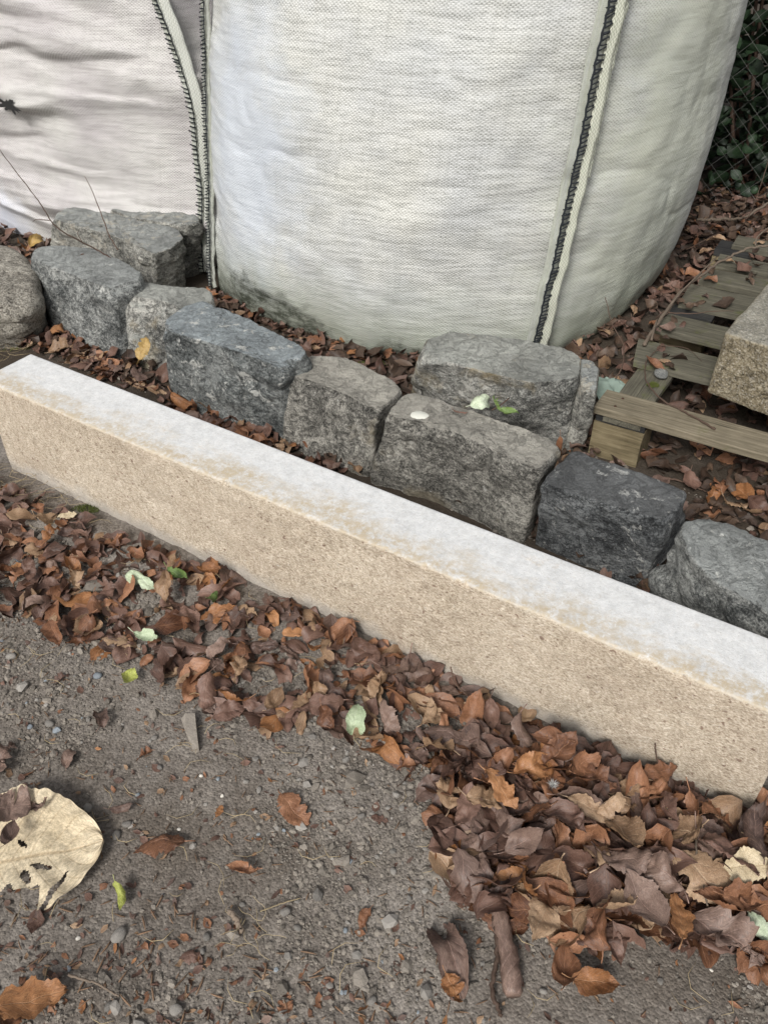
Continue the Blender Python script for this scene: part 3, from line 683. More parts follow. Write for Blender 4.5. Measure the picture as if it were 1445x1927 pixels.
def wr_main(UV, seed):
    u, v = UV[:, 0], UV[:, 1]
    left = np.exp(-np.maximum(u, 0) / .16) * (u < 1.2); right = np.exp(-np.abs(u - 1.15) / .10)
    q = np.stack([u * 5, v * 42 + u * 16, u * 0 + seed], -1); g1 = fbm(q, 3)
    q2 = np.stack([u * 2.2, v * 22, u * 0 + seed + 3], -1); g2 = fbm(q2, 4, .55)
    g3 = fbm(np.stack([u * 9, v * 1.6, u * 0 + seed + 6], -1), 3) * (.35 + sstep(v, .55, .0) * .9)
    g4 = np.minimum(np.abs(fbm(np.stack([u * 3.2 + v * 1.1, v * 4.5, u * 0 + seed + 11], -1), 3)) * 4, 1)      # soft dents where the load has shifted
    return g3 * .0042 - (1 - g4) * .0045 + g1 * (.0045 * left + .0028 * right) + g2 * .0030 * (.5 + right * .6)

def wr_left(UV, seed):
    u, v = UV[:, 0], UV[:, 1]
    rg = np.random.RandomState(12); d = np.zeros(len(u))
    v = v + .012 * fbm(np.stack([u * 6, v * 6, u * 0 + 5], -1), 3)
    for k in range(26):                                    # creases that pull in from the corner seam and die out across the face
        v0 = rg.uniform(.12, 1.0); sl = rg.uniform(-.22, .10); cu = rg.uniform(-.25, .25); w_ = rg.uniform(.008, .026)
        uc = rg.uniform(.35, 1.25); ul = rg.uniform(.14, .42)
        line = v - (v0 + sl * (u - uc) + cu * (u - uc) ** 2); f = np.exp(-((u - uc) / ul) ** 2)
        sh = np.where(line > 0, np.exp(-(line / w_) ** 2), np.exp(-(line / (w_ * 2.6)) ** 2))
        d += sh * f * w_ * rg.uniform(.8, 1.7) * rg.choice([1, 1, -1])
    q = np.stack([u * 2.4, v * 13, u * 0 + seed], -1)
    return d + fbm(q, 4, .5) * .004

lerp = lambda a, b, w: a + (b - a) * w
def mkc(x0, y0, x1, y1, bow=0.0, bx=0.0, by=-1.0):
    def f(z):
        w = z / .95; s = math.sin(math.pi * min(1, z / 1.05)); return (lerp(x0, x1, w) + bx * bow * s, lerp(y0, y1, w) + by * bow * s)
    return f
mA = mkc(-.60, 2.775, -.495, 2.76, .01); mB = mkc(.450, 2.24, .530, 2.25, .0); mC = mkc(1.04, 2.99, 1.13, 3.05, .03, 1, 0); mD = mkc(-.1, 3.5, -.1, 3.5)
bag1, o1 = bag('bulk_bag', 'big upright dirty white woven bag with a mould-blackened foot behind the stone row', mA, mB, mC, mD, 1.12, M['dirtybag'], (.225, .125, .05, .05), .12, wr_main, 4.0, lump=.014)
def lB(z):
    return np.interp(z, [0, .1, .3, .57, .75, .9, 1.1], [-.655, -.640, -.618, -.612, -.650, -.705, -.80]), np.interp(z, [0, .57, .9, 1.1], [2.93, 2.95, 3.02, 3.08])
lA = mkc(-1.82, 3.55, -1.78, 3.52); lC = mkc(-.30, 3.75, -.36, 3.75); lD = mkc(-1.6, 4.2, -1.6, 4.2)
bag2, o2 = bag('bulk_bag', 'slumped creased off-white bag with a torn hole beside the big upright bag', lA, lB, lC, lD, 1.12, M['leftbag'], (.10, .05, .05, .05), .08, wr_left, 9.0, lump=.018)

def path(pix, Y):
    return [at_y(px, py, y) for (px, py), y in zip(pix, Y)]

def ribbon(pts, w, dirv, th=.0015, n=160, uvs=True, name='r', mat=None, wave=0.0, seed=0, parent=None, org=None, wfun=None):
    C = spline(pts, n); V = []; UV = []; L = 0
    for i, c in enumerate(C):
        if i: L += np.linalg.norm(c - C[i - 1])
        t = i / (n - 1); d = np.array(dirv(t)); d = d / np.linalg.norm(d); ww = w * (wfun(t) if wfun else 1)
        fr = np.array([0, -1, .25]); fr /= np.linalg.norm(fr)
        jw = 1 + .18 * float(fbm(np.array([t * 30 + seed, 0, 0]), 3))
        for k in range(5):
            s = k / 4
            p = c + d * ww * s * jw + fr * (wave * float(fbm(np.array([t * 14 + seed, s * 1.3, 0]), 3)))
            V.append(p + fr * th); UV.append((s, L))
        for k in range(5):
            s = 1 - k / 4
            p = c + d * ww * s * jw + fr * (wave * float(fbm(np.array([t * 14 + seed, s * 1.3, 0]), 3)))
            V.append(p - fr * th); UV.append((s, L))
    F = [[i * 10 + k, (i + 1) * 10 + k, (i + 1) * 10 + (k + 1) % 10, i * 10 + (k + 1) % 10] for i in range(n - 1) for k in range(10)]
    F += [list(range(10)), [(n - 1) * 10 + k for k in range(10)][::-1]]
    V = np.array(V) - org
    return link(name, mesh(name, V, F, mat, uv=np.array(UV)), parent)

def stitches(pts, w, dirv, pitch, rad, org, parent, seed, edge=(0.,), slant=.3, n=400, fill=1.0, off=.004):
    """black overlock thread: rungs across the hem, plus running lines"""
    rng = random.Random(seed); C = spline(pts, n); V = []; F = []
    fr = np.array([0, -1, .25]); fr /= np.linalg.norm(fr)
    def add(v, f):
        b = len(V); V.extend(v); F.extend([[q + b for q in x] for x in f])
    acc = 0; last = C[0]; i = 0
    for i in range(1, n - 1):
        acc += np.linalg.norm(C[i] - C[i - 1])
        if acc >= pitch:
            acc = 0 if rng.random() > .1 else pitch * .4
            d = np.array(dirv(i / n)); d = d / np.linalg.norm(d); tg = C[i + 1] - C[i - 1]; tg = tg / np.linalg.norm(tg)
            j = rng.uniform(-.25, .2) * w
            p0 = C[i] + d * j + fr * off + tg * rng.uniform(-.001, .001); p1 = C[i] + d * (w * fill + j * .6) + fr * off + tg * (slant * w * rng.uniform(.2, 1.8) + rng.uniform(-.0025, .0025))
            pm = (p0 + p1) / 2 + fr * .0015 + tg * rng.uniform(-.001, .001)
            add(*tube([p0 - fr * .003, p0, pm, p1, p1 - fr * .003], [rad * rng.uniform(.75, 1.25) for _ in range(5)], 5))
    for e in edge:
        d0 = np.array(dirv(.5)); d0 = d0 / np.linalg.norm(d0)
        ln = [C[k] + d0 * w * e + fr * (off + .0005) + d0 * .0012 * math.sin(k * .5) for k in range(0, n, 3)]
        add(*tube(ln, rad * .85, 5))
    V = [Vector(v) - Vector(org) for v in V]
    link('stitching', mesh('stitching', V, F, M['thread']), parent, kind='stuff')

# right-hand seam of the upright bag: hem, overlock, webbing strap
def on(f, z, out=.012): x, y = f(z); return np.array([x + .006 * float(fbm(np.array([z * 9, out * 90, 2.]), 2)), y - out, z])
zz = np.linspace(0.02, 1.06, 26)
seamR = [on(mB, z, .030) + np.array([.0, 0, 0]) for z in zz]
ribbon([p + np.array([-.030, .012, 0]) for p in seamR], .034, lambda t: (1, -.15, 0), mat=M['hem'], name='hem', wave=.010, seed=3, parent=bag1, org=o1)
stitches([p + np.array([-.010, -.004, 0]) for p in seamR], .016, lambda t: (1, -.1, .1), .0085, .0021, o1, bag1, 5, edge=(0., .02, -.12), slant=.35)
ribbon([p + np.array([.006, -.002, 0]) for p in seamR], .026, lambda t: (1, .15, 0), mat=M['web'], name='webbing_strap', wave=.004, seed=8, parent=bag1, org=o1)
ribbon([p + np.array([.012, .006, 0]) for p in seamR[13:]], .030, lambda t: (1, .35, 0), mat=M['web'], name='webbing_strap', wave=.003, seed=11, parent=bag1, org=o1)
# left-hand seam of the upright bag
seamL = [on(mA, z, .02) for z in zz]
ribbon([p + np.array([-.020, .0, 0]) for p in seamL], .026, lambda t: (1, -.1, 0), mat=M['hem'], name='hem', wave=.005, seed=13, parent=bag1, org=o1)
stitches([p + np.array([-.021, -.004, 0]) for p in seamL], .011, lambda t: (1, -.1, 0), .0095, .0019, o1, bag1, 15, edge=(1.0,), slant=.15)
# seam of the creased bag
zl = [.02, .1, .2, .3, .42, .57, .68, .78, .9, 1.02]
seamK = [on(lB, z, .03) for z in zl]
ribbon([p + np.array([-.028, .0, 0]) for p in seamK], .022, lambda t: (1, -.1, 0), mat=M['hem'], name='hem', wave=.003, seed=23, parent=bag2, org=o2)
stitches([p + np.array([-.030, -.004, 0]) for p in seamK], .017, lambda t: (1, -.1, 0), .0135, .0021, o2, bag2, 25, edge=(1.05,), slant=-.2)
ribbon([p + np.array([-.008, -.002, 0]) for p in seamK], .036, lambda t: (1, .1, 0), mat=M['web2'], name='webbing_strap', wave=.004, seed=28, parent=bag2, org=o2, wfun=lambda t: 1 - .35 * (1 - t))
# torn hole in the creased bag: flat black patch standing in for the shade inside
def torn():
    rng = random.Random(4); V = [(0, 0, 0)]; k = 40
    for i in range(k):
        a = 2 * math.pi * i / k; r = 1 + .5 * rng.uniform(-1, 1)
        V.append((math.cos(a) * .055 * r, 0, math.sin(a) * .020 * r))
    V2 = [(x, y - .002, z) for x, y, z in V]
    F = [[0, 1 + i, 1 + (i + 1) % k] for i in range(k)]
    me = mesh('torn_hole', V, [f[::-1] for f in F], m_plain('torn_hole_shade', (.02, .02, .02), 1, .4), smooth=False)
    o = link('torn_hole', me, bag2); return o
TORN = torn()

# ------------------------------------------------------------------ chain-link fence and shrubs behind
fence = link('chain_link_fence', None, None, 'rusty grey chain-link fence in front of the dark shrub', 'fence', loc=(1.1, 3.75, 0))
f0 = np.array([.35, 3.98, 0]); fd = np.array([.93, -.30, 0]); fd = fd / np.linalg.norm(fd); half = .042
fn = np.array([fd[1], -fd[0], 0])
for k in range(34):
    pts = []
    for j in range(30):
        side_ = (j + k) % 2
        pts.append(f0 + fd * ((k + (0.5 if j % 2 else -.5)) * half * 2 * .5 * 1.0 + 0) + np.array([0, 0, .01 + j * half]) + fn * (.002 if j % 2 else -.002))
    pts = [f0 + fd * (k * half * 2 + (half if j % 2 else 0) * 1.03) * 1.0 + np.array([0, 0, .01 + j * half]) + fn * (.003 if j % 2 else -.003) for j in range(30)]
    V, F = tube(pts, .00125, 5); V2, F2 = tube([p - fd * half * 1.0 if (j % 2) else p + fd * 0 for j, p in enumerate([f0 + fd * (k * half * 2 + (2 * half if j % 2 else half * 2 * 0)) + np.array([0, 0, .01 + j * half]) for j in range(30)])], .001, 4)
    # each wire zigzags; the next wire, mirrored, hooks into it
    pts2 = [f0 + fd * (k * half * 2 + (-half if j % 2 else 0)) + np.array([0, 0, .01 + j * half]) - fn * (.003 if j % 2 else -.003) for j in range(30)]
    for P_ in (pts, pts2):
        V, F = tube(P_, .0010, 5)
        link('wire', mesh('wire', [Vector(v) - Vector((1.1, 3.75, 0)) for v in V], F, M['wire']), fence)
for k in (-.02, 2.75):
    q = f0 + fd * k; V, F = tube([q, q + np.array([0, 0, 1.5])], .02, 12); link('post', mesh('post', [Vector(v) - Vector((1.1, 3.75, 0)) for v in V], F, M['wire']), fence)

def leaf_geo(L, Wd, nu=7, nv=5, kc=0., kb=0., fold=0., ser=.0, noise=.0, seed=0, pleat=.0006, bite=0.0, shape=.9, twist=0., stem=True, lobes=0):
    rng = np.random.RandomState(seed)
    u = np.linspace(0, 1, nu); v = np.linspace(-1, 1, nv)
    U, Vv = np.meshgrid(u, v, indexing='ij')
    hw = Wd / 2 * np.sin(np.pi * np.clip(U, 0, 1) ** shape) ** (.72 + .75 * U ** 3)
    if lobes: hw = hw * (1 - .28 * np.abs(np.sin(U * math.pi * lobes)) ** 3)
    if ser: hw = hw * (1 + ser * np.sin(U * 2 * np.pi * 15) * (np.abs(Vv) > .8))
    if bite:
        q = fbm(np.stack([U * 7, np.sign(Vv) * 3, U * 0 + seed], -1), 3); hw = hw * (1 - np.clip(q - .12, 0, 1) * bite * (np.abs(Vv) > .2))
    x = (U - .5) * L; y = Vv * hw
    if bite: x = x - (U > .93) * bite * L * .06 * rng.rand()
    z = np.abs(y) * math.tan(fold) + pleat * np.cos(2 * np.pi * (U * 9 - np.abs(Vv) * 2.5)) * np.clip(np.abs(Vv) * 2, 0, 1)
    if kc: k = kc * (1 + .4 * fbm(np.stack([U * 2, U * 0, U * 0 + seed], -1), 2)); y, z = np.sin(k * y) / k, z * np.cos(k * y) + (1 - np.cos(k * y)) / k
    if kb: x, z = np.sin(kb * x) / kb - z * np.sin(kb * x) * 1, z + (1 - np.cos(kb * x)) / kb
    if twist: a = twist * (U - .5); y, z = y * np.cos(a) - z * np.sin(a), y * np.sin(a) + z * np.cos(a)
    P = np.stack([x, y, z], -1)
    if noise:
        q = np.stack([x, y, x * 0], -1) * 38 + seed
        P[..., 2] += fbm(q, 3) * noise; P[..., 1] += fbm(q + 5, 2) * noise * .6; P[..., 0] += fbm(q + 9, 2) * noise * .5
    uv = np.stack([U, Vv * .5 + .5], -1).reshape(-1, 2); V = P.reshape(-1, 3); F = grid_faces(nu, nv).tolist()
    if stem:
        m = nv // 2; b = P[0, m]; b2 = P[1, m]; d = b - b2; d = d / (np.linalg.norm(d) + 1e-9)
        pts = [b - d * .002, b + d * L * .09 + [0, .001, .001], b + d * L * .20 + [0, rng.uniform(-1, 1) * .006, rng.uniform(0, 1) * .006]]
        vs, fs = tube(pts, [.0009, .0007, .0008], 3); o = len(V)
        V = np.vstack([V, np.array([tuple(q) for q in vs])]); uv = np.vstack([uv, np.tile([[.03, .5]], (len(vs), 1))]); F += [[q + o for q in f] for f in fs]
    return V, F, uv

def scatter_leaves(name, spots, mats, label=None, cat=None, parent=None, kind=None, org=(0, 0, 0), seed=0, protos=None):
    """spots: (x,y,z, rx,ry,rz, size, material index)"""
    AV = []; AF = []; AU = []; AM = []; AR = []; base = 0; rng = np.random.RandomState(seed)
    for (x, y, z, rx, ry, rz, sc, mi) in spots:
        V, F, uv = protos[rng.randint(len(protos))]
        Mx = np.array(Euler((rx, ry, rz)).to_matrix()); W_ = (V * sc) @ Mx.T + np.array([x, y, z])
        AV.append(W_); AF += [[q + base for q in f] for f in F]; AU.append(uv); AM += [mi] * len(F); AR += [rng.rand()] * len(V); base += len(V)
    me = mesh(name, np.vstack(AV) - np.array(org), AF, mats, uv=np.vstack(AU), mi=AM, attr=AR)
    return link(name, me, parent, label, cat, kind=kind, loc=org if parent is None else None)

# shrubs: dense dark leaves through a volume, on woody stems
sp = [leaf_geo(1, .62, 5, 3, kc=.8, kb=.9 * s, fold=.2, seed=s, pleat=0, stem=False) for s in (1, 2, 3)]
sr = np.random.RandomState(8)
for k, (cx, cy, w_, d_, h_, nl, lab) in enumerate([
        (.95, 4.40, .75, .45, 2.0, 3000, 'dark green shrub behind the fence nearest the big bag'),
        (1.75, 4.02, .7, .42, 2.0, 4600, 'dark leafy shrub pressed against the chain-link fence'),
        (2.75, 4.0, .6, .5, 2.0, 1500, 'dark green shrub behind the far end of the fence')]):
    root = link('leafy_shrub', None, None, lab, 'shrub', 'dark shrubs behind the fence', loc=(cx, cy, 0))
    spots = []
    for _ in range(nl):
        a = sr.uniform(0, 2 * math.pi); r = sr.rand() ** .45; z = sr.uniform(.03, h_)
        spots.append((math.cos(a) * r * w_ * (1.1 - .15 * z), math.sin(a) * r * d_, z, sr.uniform(-1.2, 1.2), sr.uniform(-.8, .8), sr.uniform(0, 6.3), sr.uniform(.05, .115), 0))
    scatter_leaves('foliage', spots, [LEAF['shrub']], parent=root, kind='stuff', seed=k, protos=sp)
    for j in range(9):
        a = sr.uniform(0, 6.3); top = Vector((math.cos(a) * w_ * .8, math.sin(a) * d_ * .8, h_ * sr.uniform(.6, .95)))
        b0 = Vector((math.cos(a) * .12, math.sin(a) * .1, 0)); pts = spline([b0, b0.lerp(top, .4) + Vector((sr.uniform(-.08, .08), sr.uniform(-.08, .08), .08)), top], 10)
        V, F = tube(pts, np.linspace(.011, .003, 10), 6); link('stem', mesh('stem', V, F, M['bark']), root)

# ------------------------------------------------------------------ leaves
protos = []
pr = np.random.RandomState(31)
for i in range(26):
    L = 1.0; wd = pr.uniform(.44, .66)
    curled = i % 5 == 0
    protos.append((f'leaf_{i}', dict(Wd=wd, kc=pr.choice([-1, 1]) * (pr.uniform(4.0, 6.5) if curled else pr.uniform(.8, 3.4)), kb=pr.choice([-1, 1]) * pr.uniform(.3, 2.1), fold=pr.uniform(0, .5),
                                     ser=.05, noise=pr.uniform(.09, .20), seed=i, pleat=.013, bite=pr.choice([0, 0, 1.0, 2.4]), shape=pr.uniform(.8, 1.0), twist=pr.uniform(-.9, .9), lobes=(4 if i % 9 == 4 else 0))))
def unit_leaf(par, nu, nv, stem=True):
    q = dict(par); nz_ = q.pop('noise'); sd_ = q['seed']
    V, F, uv = leaf_geo(1.0, nu=nu, nv=nv, noise=0, stem=stem, **q)
    # crumple in unit space
    P = np.column_stack([V[:, 0], V[:, 1], V[:, 2] * 0]) * 3.1 + sd_ * 7
    V = V.copy(); V[:, 2] += fbm(P, 3) * nz_ * 1.1; V[:, 1] += fbm(P + 5, 3) * nz_ * .7; V[:, 0] += fbm(P + 9, 2) * nz_ * .5
    return V, F, uv
def unit_leaf_fix(par, nu, nv):
    V, F, uv = unit_leaf(par, nu, nv, stem=False)
    # petiole for unit sized leaf
    m = nv // 2; b = V[m]; d = V[m] - V[nv + m]; d = d / np.linalg.norm(d)
    pts = [b - d * .02, b + d * .09 + [0, .01, .01], b + d * .20 + [0, .04, .03]]
    vs, fs = tube(pts, [.014, .010, .012], 4); o = len(V)
    V = np.vstack([V, np.array([tuple(q) for q in vs])]); uv = np.vstack([uv, np.tile([[.03, .5]], (len(vs), 1))]); F = F + [[q + o for q in f] for f in fs]
    return V, F, uv
HI = [unit_leaf_fix(p, 34, 13) for _, p in protos]
LO = [unit_leaf(p, 12, 7, stem=False) for _, p in protos]
CLS = ['russet', 'dark', 'purple', 'orange', 'tan']
WORD = {'russet': 'russet brown', 'dark': 'dark brown', 'purple': 'dull purple-brown', 'orange': 'bright orange-brown', 'tan': 'light tan'}
LM = {}
def leaf_mesh(i, cls):
    if (i, cls) not in LM:
        V, F, uv = HI[i]; LM[(i, cls)] = mesh('dead_leaf', V, F, LEAF[cls], uv=uv)
    return LM[(i, cls)]

# special leaves one can point to in the photograph: (px, py, length m, class, proto, rotation about z, tilt x, tilt y, lift, label)
def leafth(px, py, L, cls, pi, rz, rx=0., ry=0., lift=.012, label='', z=None, name='dead_leaf', wide=1.0, group=None, cat='leaf'):
    p = at(px, py, .02)
    g = float(gh(p.x, p.y, False)) if z is None else z
    p = at(px, py, g + lift)
    if lift < .02: lift += .007
    o = link(name, leaf_mesh(pi, cls), None, label, cat, group, loc=(p.x, p.y, g + lift), rot=(rx, ry, rz)); o.scale = (L, L * wide, L)
    TAKEN.append((p.x, p.y)); return o
TAKEN = []; ORD = []
leafth(552, 1527, .078, 'russet', 2, R(-50), 0, .1, .010, 'round red-brown leaf with a pale corner lying alone on bare soil', wide=1.35)
leafth(300, 1592, .088, 'russet', 7, R(190), .25, .1, .012, 'long red-brown leaf on bare soil with its stalk arching over')
leafth(457, 1642, .055, 'russet', 5, R(170), .1, 0, .012, 'small tightly rolled russet leaf on bare soil')
leafth(132, 1428, .040, 'purple', 3, R(80), .1, 0, .006, 'small oval purple-brown leaf alone near the large brown leaf', wide=1.1)
leafth(12, 1425, .080, 'purple', 8, R(75), .15, .2, .010, 'ribbed purple-brown leaf above the big cream leaf', wide=1.1)
leafth(40, 1515, .105, 'purple', 9, R(15), .15, .1, .045, 'wavy purple-brown leaf overlapping the top of the big cream leaf')
leafth(20, 1570, .05, 'purple', 12, R(100), .3, .1, .050, 'small folded brown leaf resting on the big cream leaf')
leafth(228, 1690, .045, 'yellowgreen', 10, R(-70), .5, .3, .012, 'lime yellow curled leaf on bare soil', wide=1.0)
leafth(245, 1278, .046, 'yellowgreen', 1, R(80), .3, .2, .014, 'glossy yellow-green leaf at the edge of the drift')
PGL = leafth(670, 1355, .064, 'greenpale', 3, R(85), R(35), .1, .045, 'pale silvery green leaf standing up in the brown drift', wide=1.1)
leafth(280, 1200, .068, 'greenpale', 6, R(-15), .2, -.1, .030, 'pale green leaf lying flat on the drift', wide=1.0)
leafth(262, 1090, .085, 'greenpale', 15, R(-35), .4, .1, .035, 'twisted grey-green leaf on the drift beside the orange leaf')
leafth(338, 1082, .062, 'green', 5, R(-35), .3, 0, .030, 'dark green curled leaf on the drift under the kerb')
leafth(400, 1125, .050, 'green', 10, R(75), .2, .4, .030, 'narrow green leaf poking out of the drift')
leafth(395, 1073, .065, 'orange', 6, R(10), .15, .1, .050, 'glossy bright orange-brown leaf on top of the drift', wide=1.1)
leafth(312, 1105, .078, 'tan', 11, R(-80), .2, .5, .048, 'pinkish tan leaf with frilled edge standing on the drift', wide=.8)
leafth(100, 1002, .060, 'orange', 8, R(60), .2, .1, .030, 'ribbed orange-brown leaf at the left start of the drift', wide=1.0)
leafth(128, 969, .050, 'cream', 13, R(15), .2, 0, .022, 'small cream leaf near the kerb end')
leafth(570, 1318, .060, 'tan', 4, R(55), .1, .1, .035, 'pale lacy torn leaf in the drift', wide=1.0)
leafth(518, 1318, .062, 'tan', 12, R(75), .2, 0, .028, 'tan leaf beside the pale lacy leaf')
leafth(435, 1338, .070, 'dark', 14, R(20), .2, .1, .022, 'grey-brown torn leaf at the soil edge of the drift', wide=1.1)
leafth(845, 1485, .068, 'tan', 8, R(80), .2, .2, .045, 'broad light tan leaf beside the soil edge of the big pile', wide=1.15)
leafth(1118, 1522, .092, 'tan', 2, R(-25), .2, .15, .055, 'smooth tan leaf with ribs on top of the pile', wide=.9)
leafth(1000, 1440, .078, 'orange', 11, R(35), .3, .1, .045, 'orange-brown rolled leaf by the middle of the kerb side')
leafth(1098, 1440, .085, 'russet', 6, R(40), .35, .1, .055, 'broad ribbed russet leaf below the kerb face', wide=1.1)
leafth(1245, 1450, .072, 'russet', 13, R(20), .4, .1, .060, 'crinkled russet leaf resting against the lower kerb edge')
leafth(1330, 1650, .115, 'tan', 7, R(-40), .2, .1, .048, 'very broad tan-brown leaf near the cream crumpled leaf', wide=1.15)
leafth(1278, 1720, .085, 'orange', 4, R(75), .2, .2, .052, 'lobed reddish leaf below the very broad leaf', wide=1.1)
leafth(1378, 1772, .120, 'purple', 8, R(-45), .15, .2, .040, 'large purple-brown leaf lying at the lower edge of the pile', wide=1.0)
leafth(1412, 1632, .082, 'cream', 14, R(5), .4, -.2, .065, 'cream crumpled leaf on top of the pile', wide=1.2)
leafth(1432, 1745, .050, 'greenpale', 7, R(-60), .2, .2, .045, 'pale green leaf beside the large purple-brown leaf')
leafth(845, 1800, .125, 'purple', 3, R(-75), .1, 0, .016, 'long brown leaf with an orange tip on soil', wide=.75)
leafth(855, 1865, .052, 'orange', 9, R(-60), .1, 0, .018, 'small orange leaf tip touching the long brown leaf')
leafth(1060, 1820, .075, 'russet', 12, R(80), .2, .2, .022, 'oval brown leaf standing on bare soil under the pile')
leafth(1120, 1855, .070, 'orange', 20, R(-5), .2, .1, .016, 'orange curled leaf on soil below the pile')
leafth(60, 1880, .110, 'orange', 4, R(20), .2, .3, .03, 'large orange-brown curled leaf with ragged points', wide=1.2)
leafth(20, 1905, .08, 'russet', 9, R(60), .3, .3, .02, 'russet leaf under the ragged orange leaf')
leafth(190, 1350, .058, 'purple', 19, R(110), .3, .1, .010, 'folded purple-brown leaf on soil left of the drift', wide=.9)
leafth(105, 1200, .07, 'russet', 20, R(-60), .2, .1, .012, 'twisted russet leaf just off the drift')
leafth(65, 1138, .058, 'purple', 3, R(30), .1, .1, .016, 'flat pinkish brown leaf on the soil side of the drift')
leafth(415, 1530, .026, 'orange', 4, R(70), .1, 0, .006, 'tiny pale orange leaf scrap on bare soil', wide=1.3)
leafth(232, 1525, .04, 'purple', 10, R(15), .2, 0, .008, 'small dark leaf tube on soil beside two pebbles')
YL = leafth(270, 655, .080, 'yellow', 2, R(75), R(52), R(8), .10, 'upright ochre yellow leaf leaning on the small squat stone', wide=1.15)
leafth(72, 452, .085, 'yellow', 3, R(60), .5, .2, .06, 'ochre yellow leaf behind the rounded granite boulder', wide=1.2)
leafth(120, 655, .095, 'tan', 8, R(10), .5, .1, .03, 'ribbed tan leaf between the kerb end and the stone row', wide=1.0)
leafth(345, 758, .09, 'orange', 10, R(-40), .3, .1, .04, 'orange rolled leaf leaning on the foot of the blue-grey stone')

YL.rotation_mode = 'ZXY'; PGL.rotation_mode = 'ZXY'
# rolled strip of brown leaf
V, F = tube(spline([(0, 0, 0), (.002, .05, .004), (-.003, .11, .006), (.004, .165, .002)], 22), [.012, .013, .013, .014, .014, .013, .013, .012, .013, .013, .012, .013, .013, .013, .012, .012, .011, .011, .010, .009, .008, .005], 12, .20, random.Random(3))
pp = at(965, 1875, .02); link('rolled_leaf', mesh('rolled_leaf', V, F, LEAF['purple'], uv=np.array([(i // 12 / 22, (i % 12) / 12) for i in range(len(V))])), None, 'long rolled-up brown leaf like a cigar on soil', 'leaf', loc=(pp.x, pp.y, .022), rot=(0, 0, R(3)))

# the big torn cream leaf with holes
def cream():
    nu, nv = 90, 70; rng = np.random.RandomState(3)
    u = np.linspace(0, 1, nu); v = np.linspace(-1, 1, nv); U, Vv = np.meshgrid(u, v, indexing='ij')
    hw = .095 * np.sin(np.pi * U ** .75) ** .62 * (1 + .014 * np.sin(U * 75) * (np.abs(Vv) > .9) + .05 * fbm(np.stack([U * 9, np.sign(Vv) * 2, U * 0], -1), 3))
    x = (U - .5) * .19; y = Vv * hw
    z = .010 * fbm(np.stack([x * 18, y * 18, x * 0], -1), 3) + .10 * y * y / .09 + .003 * np.cos(2 * np.pi * (U * 6 - np.abs(Vv) * 1.5)) * np.abs(Vv) + np.abs(y) * .08
    V = np.stack([x, y, z], -1).reshape(-1, 3); uv = np.stack([U, Vv * .5 + .5], -1).reshape(-1, 2)
    F = grid_faces(nu, nv); cx = V[F].mean(1)
    keep = np.ones(len(F), bool)
    for (hx, hy, a, b, ang) in [(.0, -.028, .006, .012, .5), (.018, -.018, .004, .016, 1.2), (-.02, -.045, .008, .010, .2), (.035, -.06, .004, .03, -.5), (-.01, .02, .003, .010, .8), (-.055, -.04, .012, .022, .3)]:
        dx, dy = cx[:, 0] - hx, cx[:, 1] - hy; ca, sa = math.cos(ang), math.sin(ang); q = ((dx * ca + dy * sa) / a) ** 2 + ((-dx * sa + dy * ca) / b) ** 2
        q += fbm(cx * 160, 2) * .6; keep &= q > 1
    keep &= ~((cx[:, 1] < -.045) & (fbm(np.column_stack([cx[:, 0] * 30, cx[:, 1] * 9, cx[:, 0] * 0]), 3) > .2))
    p = at(55, 1612, .02); V = V * 1.2
    link('dead_leaf', mesh('dead_leaf', V, F[keep].tolist(), LEAF['cream'], uv=uv), None, 'big cream dried leaf with torn holes on bare soil', 'leaf', loc=(p.x, p.y, .016), rot=(.05, -.03, R(12)))
cream()

# ordinary leaves: the ones that show largest, each an object; the rest is litter
rng = np.random.RandomState(77)
def place_in(poly, n, cls_w, size, lift, where, mind=.020, tilt=.45, group=''):
    P = np.array(poly); lo, hi = P.min(0), P.max(0); done = 0; tries = 0
    while done < n and tries < n * 200:
        tries += 1
        x, y = rng.uniform(lo[0], hi[0]), rng.uniform(lo[1], hi[1])
        if not inside(poly, x, y): continue
        s, d = kerb_uv(x, y)
        if -.02 < s < KL + .01 and -.016 < d < KW + .012: continue
        if any((x - a) ** 2 + (y - b) ** 2 < mind ** 2 for a, b in TAKEN): continue
        cls = CLS[rng.choice(5, p=cls_w)]; i = rng.randint(len(protos)); sc = rng.uniform(*size)
        z = float(gh(x, y, False)) + rng.uniform(*lift) * (float(sstep(-d, -.0, .10)) * .75 + .25 if 0 < s < KL and d < 0 else 1)
        ORD.append([None, cls, i, sc, where]); o = ORD[-1][0] = link('dead_leaf', leaf_mesh(i, cls), None, f'{WORD[cls]} dead leaf {where}', 'leaf', f'{WORD[cls]} leaves {where}', loc=(x, y, z), rot=(rng.normal(0, tilt), rng.normal(0, tilt * .8), rng.uniform(0, 6.28)))
        o.scale = (sc, sc, sc); TAKEN.append((x, y)); done += 1
PW = [.28, .31, .19, .09, .13]
place_in(PILE, 72, PW, (.060, .105), (.025, .065), 'in the deep pile at the lower end of the kerb', .026, .55)
place_in(DRIFT, 128, PW, (.052, .098), (.012, .040), 'in the drift along the rough tan kerb side', .022, .45)
GAP = wpoly([(60, 640), (130, 620), (250, 700), (340, 780), (520, 850), (700, 920), (1000, 1040), (1200, 1120), (1445, 1230), (1445, 1190), (1200, 1100), (1000, 1020), (700, 900), (540, 840), (330, 745), (230, 690), (100, 640), (0, 600), (-60, 640), (0, 670)])
